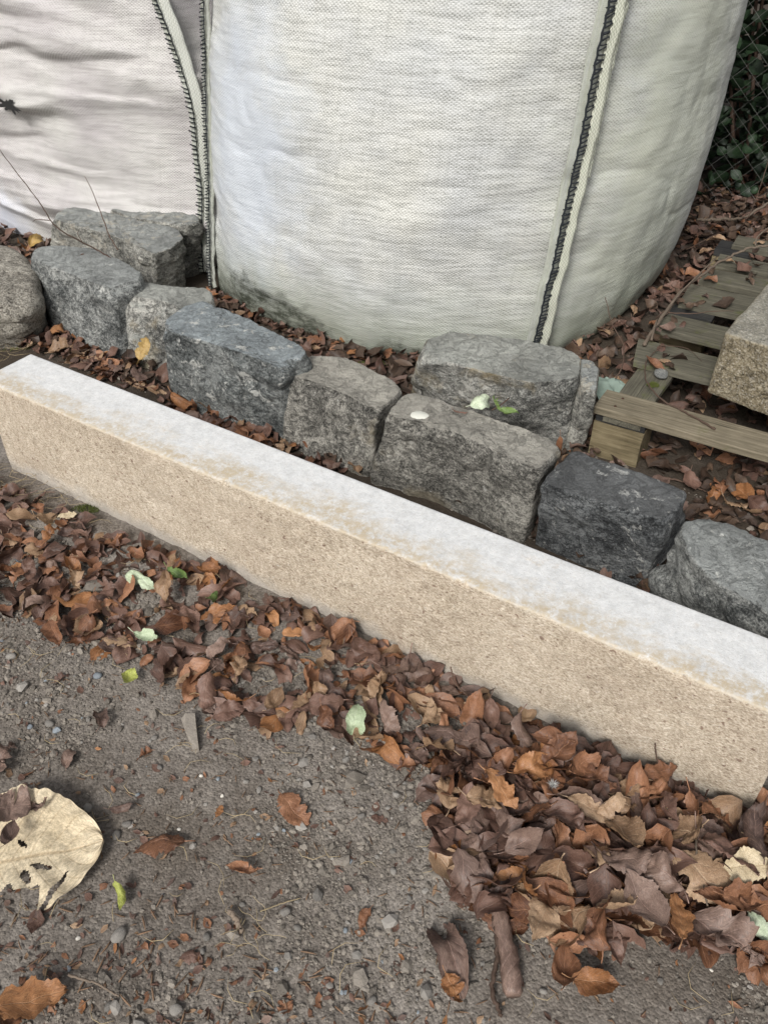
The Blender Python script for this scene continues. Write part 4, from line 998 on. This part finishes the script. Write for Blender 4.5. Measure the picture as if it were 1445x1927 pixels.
place_in(wpoly([(-40, 600), (100, 625), (240, 690), (330, 750), (430, 800), (540, 835), (700, 900), (680, 905), (520, 870), (300, 760), (60, 655)], .01), 26, [.2, .5, .2, .03, .07], (.05, .085), (.012, .035), 'between the kerb and the stone row', .03, .4)
place_in(wpoly([(400, 560), (520, 615), (760, 672), (770, 700), (740, 705), (600, 660), (470, 590), (405, 580)], 0), 14, [.2, .5, .2, .03, .07], (.05, .09), (.008, .02), 'between the stone row and the foot of the bag', .03, .35)
place_in(wpoly([(1220, 895), (1445, 960), (1560, 1010), (1500, 1050), (1445, 1010), (1300, 930)], 0), 14, [.3, .3, .2, .05, .15], (.05, .09), (.008, .03), 'in the shade under the pallet', .03, .4)
place_in(wpoly([(1100, 665), (1180, 600), (1260, 500), (1330, 430), (1400, 330), (1445, 330), (1445, 430), (1380, 440), (1280, 560), (1180, 660), (1130, 690)], 0), 26, [.2, .5, .2, .03, .07], (.06, .10), (.01, .045), 'between the pallet and the big bag', .03, .45)
SOIL = wpoly([(0, 1200), (300, 1270), (700, 1420), (820, 1500), (860, 1750), (1150, 1800), (1445, 1850), (1445, 1960), (0, 1960)])
place_in(SOIL, 10, [.4, .3, .2, .1, 0], (.025, .045), (.002, .006), 'scattered on the bare soil', .09, .15)

mats5 = [LEAF[c] for c in CLS + ['mould']]
spots = []
def litter(poly, n, size, lift, tilt, pw=PW, avoid=True):
    P = np.array(poly); lo, hi = P.min(0), P.max(0); xs_ = rng.uniform(lo[0], hi[0], n * 12); ys_ = rng.uniform(lo[1], hi[1], n * 12)
    s, d = kerb_uv(xs_, ys_); ok = inside(poly, xs_, ys_)
    if avoid: ok &= ~((s > -.01) & (s < KL) & (d > -.006) & (d < KW + .01))
    xs_, ys_ = xs_[ok][:n], ys_[ok][:n]; zg = gh(xs_, ys_, False)
    s, d = kerb_uv(xs_, ys_); dm = np.where((s > 0) & (s < KL) & (d < 0), .15 + .85 * sstep(-d, 0, .10), 1.)
    for x, y, z, q_ in zip(xs_, ys_, zg, dm):
        spots.append((x, y, z + q_ * rng.uniform(*lift), rng.normal(0, tilt), rng.normal(0, tilt), rng.uniform(0, 6.28), rng.uniform(*size), rng.choice(len(pw), p=pw)))
DK = [.26, .50, .10, .05, .09]
BK = [.08, .24, .08, .01, .05, .54]
litter(DRIFT, 880, (.035, .092), (.0, .016), .33, DK)
litter(PILE, 330, (.055, .11), (.0, .034), .48, DK)
BIG2 = wpoly([(-60, 395), (90, 380), (110, 480), (300, 560), (400, 560), (560, 600), (780, 655), (1090, 640), (1200, 560), (1290, 380), (1400, 300), (1560, 300), (1700, 1000), (1500, 1240), (1445, 1240), (1200, 1120), (1000, 1020), (700, 905), (60, 655), (-100, 600), (-60, 480)], 0)
BIG = wpoly([(-500, 380), (-100, 380), (110, 380), (400, 520), (560, 620), (780, 680), (1000, 800), (1090, 830), (1180, 680), (1300, 440), (1400, 330), (1700, 330), (1900, 900), (1700, 1200), (1445, 1240), (1200, 1120), (700, 905), (60, 655), (-100, 600), (-500, 700)], 0)
BACK = len(spots)
litter(wpoly([(390, 550), (520, 600), (760, 660), (1090, 650), (1100, 700), (740, 715), (600, 670), (470, 600), (395, 600)], 0), 350, (.03, .07), (0, .015), .35, BK)
litter(BIG2, 4000, (.03, .085), (.0, .035), .4, BK)
LEFTEND = wpoly([(1185, 690), (1240, 600), (1330, 500), (1400, 430), (1600, 430), (1600, 520), (1445, 500), (1400, 560), (1300, 640), (1260, 720)], PZ)
nb = len(spots); litter(LEFTEND, 42, (.03, .07), (.0, .01), .3, BK); spots[nb:] = [(x, y, PZ + .004 + abs(z) * .2, a, b, c, d_, e) for x, y, z, a, b, c, d_, e in spots[nb:]]
litter([(-.2, 3.3), (3.4, 3.0), (3.6, 5.2), (-.2, 5.2)], 900, (.05, .10), (0, .05), .4, BK)
litter(wpoly([(-40, 590), (100, 625), (240, 690), (330, 750), (430, 800), (540, 835), (700, 905), (520, 870), (300, 760), (60, 655), (-40, 640)], .01), 260, (.03, .07), (0, .03), .4, DK)
scatter_leaves('leaf_litter', spots[:BACK], mats5, kind='stuff', seed=5, protos=LO)
scatter_leaves('leaf_litter', spots[BACK:], mats5, kind='stuff', seed=9, protos=[unit_leaf(p, 8, 5, stem=False) for _, p in protos])
bpy.data.objects['leaf_litter.001']['label'] = 'mass of dead brown leaves between the stones, the bags and the pallet'
bpy.data.objects['leaf_litter']['label'] = 'mass of dead brown leaves and fragments covering the soil around the kerb and stones'
spots = []
SP2 = wpoly([(-100, 1100), (300, 1220), (760, 1400), (850, 1700), (1445, 1800), (1600, 1980), (-100, 1980)])
litter(SP2, 520, (.006, .022), (.0015, .004), .3, DK)
litter(wpoly([(-100, 1650), (760, 1850), (760, 1990), (-100, 1990)]), 200, (.008, .022), (.0015, .005), .4, DK)
scatter_leaves('leaf_crumbs', spots, mats5, kind='stuff', seed=6, protos=[unit_leaf(p, 4, 3, stem=False) for _, p in protos[:8]])
bpy.data.objects['leaf_crumbs']['label'] = 'small broken leaf crumbs scattered over the bare soil'

# ------------------------------------------------------------------ grit, pebbles, flakes
phi = (1 + 5 ** .5) / 2
ICO = np.array([(-1, phi, 0), (1, phi, 0), (-1, -phi, 0), (1, -phi, 0), (0, -1, phi), (0, 1, phi), (0, -1, -phi), (0, 1, -phi), (phi, 0, -1), (phi, 0, 1), (-phi, 0, -1), (-phi, 0, 1)]); ICO /= np.linalg.norm(ICO[0])
IF = np.array([(0, 11, 5), (0, 5, 1), (0, 1, 7), (0, 7, 10), (0, 10, 11), (1, 5, 9), (5, 11, 4), (11, 10, 2), (10, 7, 6), (7, 1, 8), (3, 9, 4), (3, 4, 2), (3, 2, 6), (3, 6, 8), (3, 8, 9), (4, 9, 5), (2, 4, 11), (6, 2, 10), (8, 6, 7), (9, 8, 1)])
def grit(n, name, label, mat, poly, size, flat=.7, seed=1, patch=True):
    g = np.random.RandomState(seed); P = np.array(poly); lo, hi = P.min(0), P.max(0)
    x = g.uniform(lo[0], hi[0], n * 5); y = g.uniform(lo[1], hi[1], n * 5); ok = inside(poly, x, y)
    s, d = kerb_uv(x, y); ok &= ~((s > 0) & (s < KL) & (d > 0) & (d < KW))
    if patch:
        dens = fbm(np.stack([x * 3.1, y * 3.1, x * 0], -1) + 5, 3); ok &= g.rand(len(x)) > sstep(dens, -.12, .2) * .93
    x, y = x[ok][:n], y[ok][:n]; n = len(x)
    sc = np.exp(g.normal(0, .55, n)) * size
    z = gh(x, y) + sc * flat * .25
    R3 = g.normal(size=(n, 3, 3)); Q, _ = np.linalg.qr(R3)
    V = ICO[None] * (1 + g.uniform(-.28, .28, (n, 12, 1))) * np.array([1, .8, .65])
    V = np.einsum('nij,nkj->nki', Q, V) * sc[:, None, None]; V[..., 2] *= flat
    V += np.stack([x, y, z], -1)[:, None]
    F = (IF[None] + (np.arange(n) * 12)[:, None, None]).reshape(-1, 3)
    me = mesh(name, V.reshape(-1, 3), F, mat, smooth=False, attr=np.repeat(g.rand(n), 12)); o = link(name, me, kind='stuff'); o['label'] = label; return o
FRONT = wpoly([(-120, 900), (1500, 1620), (1620, 2020), (-120, 2020)])
grit(26000, 'soil_crumbs', 'fine crumbs of dry earth over the bare soil', M['grit'], FRONT, .0018, seed=2)
grit(900, 'soil_clods', 'pea-sized clods of brown earth on the bare soil', M['grit'], FRONT, .0042, seed=12)
grit(330, 'gravel', 'small loose grey gravel in the bare soil', M['pebble'], FRONT, .0040, seed=3)
grit(50, 'fine_gravel', 'sparse blue-grey gravel bits in the bare soil', M['pebble_blue'], FRONT, .0042, seed=5)
grit(2500, 'soil_crumbs', 'earth crumbs around the feet of the stones', M['grit'], wpoly([(-100, 560), (300, 600), (800, 700), (1100, 860), (1500, 1000), (1445, 1240), (700, 900), (0, 640)], 0), .004, seed=4, patch=False)

def pebble_mesh(seed, el=(1, .75, .5)):
    g = np.random.RandomState(seed); nth, nph = 12, 8; V = []
    for i in range(nth):
        for j in range(nph):
            a = 2 * math.pi * i / nth; b = math.pi * (j + .0) / (nph - 1); V.append((math.cos(a) * math.sin(b), math.sin(a) * math.sin(b), math.cos(b)))
    V = np.array(V); V = V * (1 + .22 * fbm(V * 1.1 + seed * 3, 2))[:, None]
    if seed % 2:
        for k in range(6):
            n_ = g.normal(size=3); n_ /= np.linalg.norm(n_); c = .72; o_ = np.maximum(V @ n_ - c, 0); V = V - np.outer(o_, n_)
    V = V * np.array(el); F = [[i * nph + j, ((i + 1) % nth) * nph + j, ((i + 1) % nth) * nph + j + 1, i * nph + j + 1] for i in range(nth) for j in range(nph - 1)]
    return V, F
PM = {}
def pebble(px, py, d, mat, seed, label, group, z=None):
    p = at(px, py, .008 if z is None else z); z_ = float(gh(p.x, p.y)) if z is None else z
    k = (seed % 6, mat)
    if k not in PM: V, F = pebble_mesh(seed % 6); PM[k] = mesh('pebble', V, F, M[mat])
    o = link('pebble', PM[k], None, label, 'pebble', group, loc=(p.x, p.y, z_ + d * .16), rot=(0, 0, seed * 1.3)); o.scale = (d / 2, d / 2, d / 2)
PB = [(183, 1268, .019, 'pebble_blue', 'smooth blue-grey pebble beside the yellow-green leaf'), (55, 1362, .013, 'pebble_blue', None), (92, 1357, .019, 'pebble', None), (258, 1492, .010, 'pebble_blue', None),
      (165, 1518, .020, 'pebble', 'flat grey pebble at the point of the big cream leaf'), (238, 1548, .018, 'pebble', 'upper of two touching grey pebbles'), (218, 1568, .018, 'pebble', 'lower of two touching grey pebbles'), (336, 1556, .008, 'pebble_pale', None),
      (222, 1756, .026, 'pebble', 'dark rounded stone below the lime yellow leaf'), (128, 1818, .011, 'pebble_blue', None), (145, 1760, .009, 'pebble_pale', None), (488, 1485, .014, 'pebble', None), (463, 1470, .012, 'pebble', None),
      (410, 1463, .009, 'pebble_blue', None), (560, 1745, .013, 'pebble', None), (537, 1715, .020, 'pebble', None), (388, 1758, .015, 'pebble', None), (455, 1697, .011, 'pebble', None), (650, 1748, .009, 'pebble_blue', None), (330, 1897, .022, 'pebble', 'lumpy grey stone near the bottom edge of the soil'),
      (205, 1890, .016, 'pebble', None), (380, 1785, .012, 'pebble', None), (290, 1385, .014, 'pebble', None), (282, 1390, .010, 'pebble', None), (378, 1456, .008, 'pebble_pale', None), (418, 1495, .008, 'pebble_pale', None), (300, 1440, .012, 'pebble', None),
      (680, 1540, .016, 'pebble', None), (740, 1640, .014, 'pebble', None), (700, 1480, .010, 'pebble', None), (520, 1600, .010, 'pebble', None), (620, 1850, .014, 'pebble', None), (700, 1880, .015, 'pebble', None), (770, 1690, .012, 'pebble', None), (730, 1525, .011, 'pebble', None),
      (1105, 1765, .010, 'pebble_blue', None), (1022, 1865, .012, 'pebble', None), (1240, 1850, .012, 'pebble', None), (1335, 1830, .006, 'pebble_pale', None), (20, 1230, .024, 'pebble', 'flat grey stone bedded in the soil at the left edge'), (232, 1235, .012, 'pebble', None), (800, 1600, .010, 'pebble', None), (756, 1525, .013, 'pebble', None)]
for i, (a, b, d, m_, lab) in enumerate(PB):
    grp = {'pebble': 'grey pebbles on the bare soil', 'pebble_blue': 'small blue-grey pebbles on the bare soil', 'pebble_pale': 'tiny whitish pebbles on the bare soil'}[m_]
    pebble(a, b, d, m_, i, lab or {'pebble': 'small rough grey pebble on the bare soil', 'pebble_blue': 'small smooth blue-grey pebble on the bare soil', 'pebble_pale': 'tiny whitish pebble on the bare soil'}[m_], grp)
pebble(1242, 708, .046, 'marbled', 4, 'marbled grey and white pebble resting in the pallet gap', None, z=PZ - .014)

# flat wedge-shaped rock flake lying in soil
g = at(362, 1372, .01)
V = np.array([(-.035, .0, .004), (-.028, .016, .003), (.0, .008, .006), (.045, -.004, .004), (.04, -.014, 0), (.0, -.012, .002), (-.03, -.01, .0)]); V = np.vstack([V, V - [0, 0, .012]])
F = [[0, 1, 2, 3, 4, 5, 6][::-1], [7, 8, 9, 10, 11, 12, 13]] + [[i, (i + 1) % 7, 7 + (i + 1) % 7, 7 + i] for i in range(7)]
link('rock_flake', mesh('rock_flake', V, F, M['grit'], smooth=False), None, 'thin wedge-shaped brown rock flake lying in the soil', 'rock flake', loc=(g.x, g.y, .010), rot=(0, .05, R(-60)))

# bark flakes and straw bits
def flecks(name, label, mat, n, poly, ln, wd, seed, bend=.3, lift=.003):
    g_ = np.random.RandomState(seed); P = np.array(poly); lo, hi = P.min(0), P.max(0); V = []; F = []; k = 0; at_ = []
    while k < n:
        x, y = g_.uniform(lo[0], hi[0]), g_.uniform(lo[1], hi[1])
        if not inside(poly, x, y): continue
        s, d = kerb_uv(x, y)
        if 0 < s < KL and -.005 < d < KW: continue
        k += 1; L = g_.uniform(*ln); a = g_.uniform(0, 6.28); z = float(gh(x, y)) + lift; dx, dy = math.cos(a), math.sin(a)
        pts = [Vector((x + dx * L * (t - .5) - dy * bend * L * math.sin(t * 3.1) * g_.uniform(.3, 1), y + dy * L * (t - .5) + dx * bend * L * math.sin(t * 3.1) * .6, z + g_.uniform(0, 1) * L * .06)) for t in (0, .35, .7, 1)]
        v, f = tube(pts, [wd * .6, wd, wd * .8, wd * .3], 4); b = len(V); V += v; F += [[q + b for q in ff] for ff in f]; at_ += [g_.rand()] * len(v)
    o = link(name, mesh(name, V, F, mat, attr=at_), kind='stuff'); o['label'] = label
flecks('bark_flecks', 'small brown bark and stalk flecks over the bare soil', M['chip'], 700, FRONT, (.005, .02), .0010, 1, .05)
flecks('bark_flecks', 'broken bark shards and stalk bits near the ragged orange leaf', M['chip'], 130, wpoly([(-100, 1650), (300, 1680), (650, 1780), (800, 1990), (-100, 1990)]), (.006, .026), .0015, 21, .03)
flecks('straw', 'dry pale stalks and grass bits lying in soil and drift', M['straw'], 150, wpoly([(-100, 900), (500, 1050), (900, 1350), (1200, 1600), (1445, 1900), (-100, 1950)]), (.02, .06), .0006, 2, .5, .008)
flecks('dry_grass', 'dry pale grass tangle at the left end of the kerb', M['straw'], 130, wpoly([(-150, 600), (60, 640), (60, 665), (-20, 720), (-150, 760)], .01), (.04, .11), .0006, 3, .6, .02)
flecks('dry_grass', 'dry grass bits beside the front of the kerb end', M['straw'], 60, wpoly([(-100, 850), (40, 880), (200, 960), (60, 960), (-100, 920)], .01), (.03, .08), .0006, 4, .6, .015)
# moss cushions
def moss(px, py, w, z=None, label='', seed=0):
    p = at(px, py, z or 0); g_ = np.random.RandomState(seed); V = []; F = []
    for k in range(260):
        a = g_.uniform(0, 6.28); r = math.sqrt(g_.rand()) * w; x, y = math.cos(a) * r, math.sin(a) * r * .6; h = .009 * (1 - (r / w) ** 2) + .003
        q = g_.normal(0, .003, 2); b = len(V); V += [Vector((x - .0012, y, 0)), Vector((x + .0012, y, 0)), Vector((x, y + .0012, 0)), Vector((x + q[0], y + q[1], h))]; F += [[b, b + 1, b + 3], [b + 1, b + 2, b + 3], [b + 2, b, b + 3]]
    zz_ = z if z is not None else float(gh(p.x, p.y))
    link('moss', mesh('moss', V, F, M['moss'], smooth=False), None, label, 'moss', kind='stuff', loc=(p.x, p.y, zz_))
moss(30, 650, .09, None, 'patch of green moss behind the kerb end', 1); moss(700, 690, .05, None, 'moss patch at the foot of the bag', 2)
moss(1228, 726, .016, PZ - .020, 'moss on the bearer board in the pallet gap', 3); moss(160, 960, .035, None, 'moss tuft at the foot of the kerb', 4); moss(170, 915, .03, None, 'moss tuft under the kerb arris', 5)

# lichen spot on the largest block
def blob_patch(px, py, z, r, mat, name, label, parent=None, seed=1):
    p = at(px, py, z); g_ = np.random.RandomState(seed); k = 28; V = [(0, 0, .0016)]
    for ring, (rr_, hz) in enumerate([(.75, .0015), (1., .0)]):
        for i in range(k):
            a = 2 * math.pi * i / k; q = r * rr_ * (1 + .22 * float(fbm(np.array([math.cos(a) * 1.6, math.sin(a) * 1.6, seed]), 3))); V.append((math.cos(a) * q, math.sin(a) * q * .8, hz - .002 * (ring)))
    F = [[0, 1 + i, 1 + (i + 1) % k] for i in range(k)] + [[1 + i, 1 + k + i, 1 + k + (i + 1) % k, 1 + (i + 1) % k] for i in range(k)]
    return link(name, mesh(name, V, F, M[mat]), None, label, 'lichen', loc=(p.x, p.y, z + .001))
big = [o for o in bpy.data.objects if o.get('label', '').startswith('largest brown-grey')][0]
lich = blob_patch(789, 781, .226, .021, 'lichen', 'lichen_spot', None)
lich.parent = big; lich.location = Vector(lich.location) - Vector(big.location); del lich['category']

# sprig and leaves on the largest block
spz = .236; root = link('leaf_sprig', None, None, 'sprig with a pale folded leaf and dark green leaves on the largest block', 'leaf sprig', loc=at(925, 768, spz))
def spl(px, py, z, cls, pi, L, rot, wide=1.):
    o = link('leaf', leaf_mesh(pi, cls), root); p = at(px, py, z) - root.location; o.location = p; o.rotation_euler = rot; o.scale = (L, L * wide, L)
spl(908, 757, spz + .018, 'greenpale', 3, .062, (.9, .2, R(30)), 1.1); spl(930, 755, spz + .022, 'green', 9, .048, (1.1, .3, R(80)), 1.0); spl(955, 776, spz + .006, 'green', 5, .055, (.2, .1, R(-20)), .9)
V, F = tube(spline([at(925, 772, spz + .002), at(942, 762, spz + .01), at(958, 749, spz + .02)], 8), .0016, 5); link('stalk', mesh('stalk', [Vector(v) - root.location for v in V], F, M['bark']), root)
# flat brown stalk scrap on the same block
p = at(867, 777, .23); o = link('dead_leaf', leaf_mesh(0, 'dark'), None, 'thin dark leaf scrap beside the lichen spot on the largest block', 'leaf', loc=(p.x, p.y, .232), rot=(0, 0, R(-15))); o.scale = (.045, .022, .02)
p = at(155, 480, .215); o = link('dead_leaf', leaf_mesh(4, 'russet'), None, 'tiny brown scrap on top of the dark tapering stone', 'leaf', loc=(p.x, p.y, .217), rot=(0, 0, 1)); o.scale = (.022, .015, .015)
p = at(1040, 893, .12); o = link('dead_leaf', leaf_mesh(10, 'russet'), None, 'russet leaf stuck upright in the joint beside the near-black stone', 'leaf', loc=(p.x + .005, p.y, .19), rot=(0, 1.2, R(60))); o.scale = (.08, .05, .05)

# crumpled green cloth
def cloth():
    nu = nv = 34; u, v = np.meshgrid(np.linspace(-1, 1, nu), np.linspace(-1, 1, nv), indexing='ij')
    x = u * .055; y = v * .05; z = .045 * (1 - (u ** 2 + v ** 2) * .5) + .018 * fbm(np.stack([u * 2.2 + 3, v * 1.4, u * 0], -1), 3) + .006 * np.sin(u * 9 + v * 4)
    a = np.column_stack([x.ravel(), y.ravel(), z.ravel()])
    p = at(1142, 742, .08); link('green_cloth', mesh('green_cloth', a, grid_faces(nu, nv), M['clothgreen']), None, 'crumpled pale green cloth wedged between the stone and the pallet', 'cloth', loc=(p.x, p.y, .075), rot=(.2, .1, .4))
cloth()

# ------------------------------------------------------------------ twigs
def twig(pts, r0, r1, label, mat='bark', side=(), name='twig', seed=0):
    rg = random.Random(seed); P = [at(*p) for p in pts]; o0 = P[0].copy(); n = max(14, len(P) * 7)
    C = spline(P, n); C = [Vector(c) + Vector((rg.uniform(-1, 1), rg.uniform(-1, 1), rg.uniform(-1, 1))) * r0 * .5 for c in C]
    V, F = tube(C, list(np.linspace(r0, r1, n)), 7, .15, rg)
    for s in side:
        v, f = tube(spline([at(*p) for p in s], 10), list(np.linspace(r1 * 1.2, r1 * .5, 10)), 5, .1, rg); b = len(V); V += v; F += [[q + b for q in ff] for ff in f]
    link(name, mesh(name, [Vector(v) - o0 for v in V], F, M[mat]), None, label, 'twig', 'bare twigs', loc=o0)
twig([(232, 500, .20), (180, 468, .23), (110, 430, .30), (78, 385, .34), (40, 335, .40), (-20, 255, .48)], .0026, .0012, 'long thin twig slanting up over the mortar-crusted stones to the left', side=[[(95, 415, .31), (70, 413, .31), (62, 418, .3)], [(155, 455, .25), (147, 440, .27), (150, 432, .28)]], seed=1)
twig([(222, 470, .205), (205, 440, .23), (190, 400, .28), (172, 355, .33), (160, 331, .36)], .0022, .0010, 'short upright twig standing on the front mortar-crusted stone', seed=2)
twig([(1158, 712, .14), (1170, 690, .155), (1172, 650, .17), (1152, 610, .20), (1138, 560, .25)], .0022, .0010, 'thin dark twig rising beside the green cloth', seed=3)
twig([(1212, 648, .16), (1235, 610, .17), (1280, 550, .19), (1330, 510, .21), (1380, 478, .23), (1420, 465, .25), (1500, 455, .27)], .0055, .0030, 'thick branch lying across the pallet boards', 'barkgrey', side=[[(1262, 572, .185), (1290, 540, .2), (1350, 482, .24)], [(1420, 462, .25), (1430, 440, .27), (1500, 390, .3)], [(1225, 640, .165), (1232, 612, .175), (1236, 600, .18)]], seed=4)
twig([(1310, 415, .10), (1350, 412, .12), (1385, 412, .14), (1420, 398, .18), (1500, 345, .24)], .0065, .004, 'pale thick branch stub lying above the far pallet boards', 'barkgrey', seed=5)
twig([(1345, 808, PZ + .005), (1300, 782, PZ + .004), (1245, 752, PZ + .004), (1215, 715, PZ + .006), (1216, 680, PZ + .010), (1240, 655, PZ + .014)], .0028, .0012, 'knobbly curved twig lying on the front pallet board', side=[[(1240, 650, PZ + .012), (1290, 655, PZ + .01), (1320, 680, PZ + .005)]], seed=6)
twig([(1255, 588, PZ + .02), (1300, 590, PZ + .02), (1340, 586, PZ + .02), (1380, 585, PZ + .02)], .0016, .0008, 'thin straight twig over the middle pallet boards', seed=7)
twig([(1290, 470, .05), (1350, 440, .10), (1400, 420, .2), (1445, 300, .4), (1460, 200, .5)], .002, .001, 'thin stem rising in front of the fence', seed=8)
twig([(1235, 895, .02), (1290, 908, .02), (1330, 925, .02)], .003, .002, 'short brown stick in the shade under the pallet', seed=9)
twig([(930, 1725, .03), (935, 1790, .022), (925, 1860, .018), (945, 1915, .015)], .004, .003, 'dark stick lying beside the long rolled-up leaf', seed=10)
twig([(1308, 1565, .07), (1312, 1620, .075), (1322, 1660, .07), (1330, 1705, .06)], .0017, .0012, 'thin pale stalk on top of the deep leaf pile', 'barkgrey', seed=11)
twig([(848, 1255, .06), (856, 1285, .04), (880, 1310, .03)], .0014, .0008, 'dark hooked stalk against the middle of the kerb side', seed=12)
twig([(1232, 1400, .085), (1234, 1425, .06), (1240, 1448, .05)], .0014, .0009, 'thin dark stalk near the right part of the kerb side', seed=13)
twig([(130, 1835, .012), (180, 1850, .012), (225, 1875, .012)], .0020, .0012, 'thin curved grey twig on soil beside the ragged orange leaf', 'barkgrey', seed=14)
twig([(430, 1715, .010), (445, 1730, .010), (455, 1752, .010)], .0042, .0036, 'short thick brown stick on bare soil', 'barkgrey', seed=15)
twig([(490, 1715, .010), (525, 1702, .010), (565, 1690, .010)], .0010, .0008, 'straight pale straw stalk on bare soil', 'straw', seed=16)

# fine roots on bare soil
g_ = random.Random(5); V = []; F = []
for k in range(10):
    x0, y0 = 480 + g_.uniform(-25, 25), 1750 + g_.uniform(-25, 30); a = g_.uniform(0, 6.3); pts = [at(x0, y0, .012)]
    for j in range(4):
        a += g_.uniform(-.8, .8); x0 += math.cos(a) * 14; y0 += math.sin(a) * 14; pts.append(at(x0, y0, .010 + g_.uniform(0, .008)))
    v, f = tube(spline(pts, 12), .00035, 4); b = len(V); V += v; F += [[q + b for q in ff] for ff in f]
link('fine_roots', mesh('fine_roots', V, F, M['straw']), None, 'tangle of pale fine roots on bare soil', 'roots', kind='stuff')
# downy feather in the pile
V = []; F = []; p0 = at(1040, 1478, .06)
for k in range(120):
    a = g_.uniform(0, 6.3); e = g_.uniform(.1, 1.2); L = g_.uniform(.006, .014); d = Vector((math.cos(a) * math.cos(e), math.sin(a) * math.cos(e), math.sin(e)))
    v, f = tube([Vector((0, 0, 0)), d * L * .5, d * L + Vector((0, 0, -.002))], .00018, 3); b = len(V); V += v; F += [[q + b for q in ff] for ff in f]
link('down_feather', mesh('down_feather', V, F, M['down']), None, 'tuft of white down caught in the brown leaf pile', 'feather', kind=None, loc=p0)

# put the torn hole on the cloth of the creased bag: drop it onto the bag surface
bpy.context.view_layer.update()
dg = bpy.context.evaluated_depsgraph_get()
body = [c for c in bag2.children if c.name.startswith('bag_body')][0]
def on_body(px, py):
    d = (at_y(px, py, 3.0) - Vector((0, 0, CAM_H))).normalized(); mi = body.matrix_world.inverted()
    ok, loc, nrm, _ = body.ray_cast(mi @ Vector((0, 0, CAM_H)), mi.to_3x3() @ d); return ok, loc, nrm
ok, loc, nrm = on_body(18, 198)
if ok:
    TORN.location = loc + nrm * .003; TORN.rotation_euler = nrm.to_track_quat('-Y', 'Z').to_euler()
# say of every ordinary leaf what it looks like and what it lies beside
import re
cut = re.compile(r"^(.*?)(?= (?:lying|alone|on|in|beside|resting|near|above|at|overlapping|with|standing|poking|below|against|under|leaning|touching|between|behind|flecked|wedged|rising|slanting|across|over|stuck|caught|bedded|like|by|of)\b)")
ordset = {o_[0].name for o_ in ORD}; MARK = []
for o in bpy.data.objects:
    if o.parent or o.name in ordset or o.type != 'MESH' or not o.get('category') or o.get('category') in ('pebble', 'roots'): continue
    m_ = cut.match(o['label']); t_ = (m_.group(1) if m_ else o['label'])
    if len(t_.split()) >= 2 and len(t_.split()) <= 6: MARK.append((t_, o.location.x, o.location.y))
cnt = {}
for t_, _, _ in MARK: cnt[t_] = cnt.get(t_, 0) + 1
MARK = [m_ for m_ in MARK if cnt[m_[0]] == 1]
for o, cls, i, sc, where in ORD:
    par = protos[i][1]; k = abs(par['kc'])
    form = 'rolled' if k > 3.9 else 'torn' if par['bite'] > 2 else 'lobed' if par['lobes'] else 'flat' if k < 1.6 else 'cupped' if par['kc'] > 0 else 'arched'
    size_ = 'small' if sc < .06 else 'large' if sc > .085 else 'mid-sized'
    x, y = o.location.x, o.location.y; ds = sorted((math.hypot(x - a, y - b), t_) for t_, a, b in MARK)[0]
    rel = 'touching' if ds[0] < .04 else 'beside' if ds[0] < .09 else 'near' if ds[0] < .15 else 'some way from'
    o['label'] = f"{size_} {form} {WORD[cls]} leaf {rel} the {ds[1]}"
seen = {}
for o, cls, i, sc, where in ORD:
    k = 1; base_ = o['label'].rsplit(' the ', 1)[0]
    for rw in (' touching', ' beside', ' near', ' some way from'): base_ = base_.replace(rw, '')
    ds = sorted((math.hypot(o.location.x - a, o.location.y - b), t_) for t_, a, b in MARK)
    while o['label'] in seen and k < 5:
        rel = 'beside' if ds[k][0] < .09 else 'near' if ds[k][0] < .15 else 'some way from'
        o['label'] = f"{base_} {rel} the {ds[k][1]}"; k += 1
    seen[o['label']] = 1
for o in bpy.data.objects:
    if o.get('category') == 'pebble' and o['label'].endswith('pebble on the bare soil'):
        ds = sorted((math.hypot(o.location.x - a, o.location.y - b), t_) for t_, a, b in MARK)[0]
        rel = 'beside' if ds[0] < .07 else 'near' if ds[0] < .13 else 'some way from'
        o['label'] = o['label'].replace(' on the bare soil', f' on soil {rel} the {ds[1]}')
print('SCENE', len(bpy.data.objects), 'objects', ok)
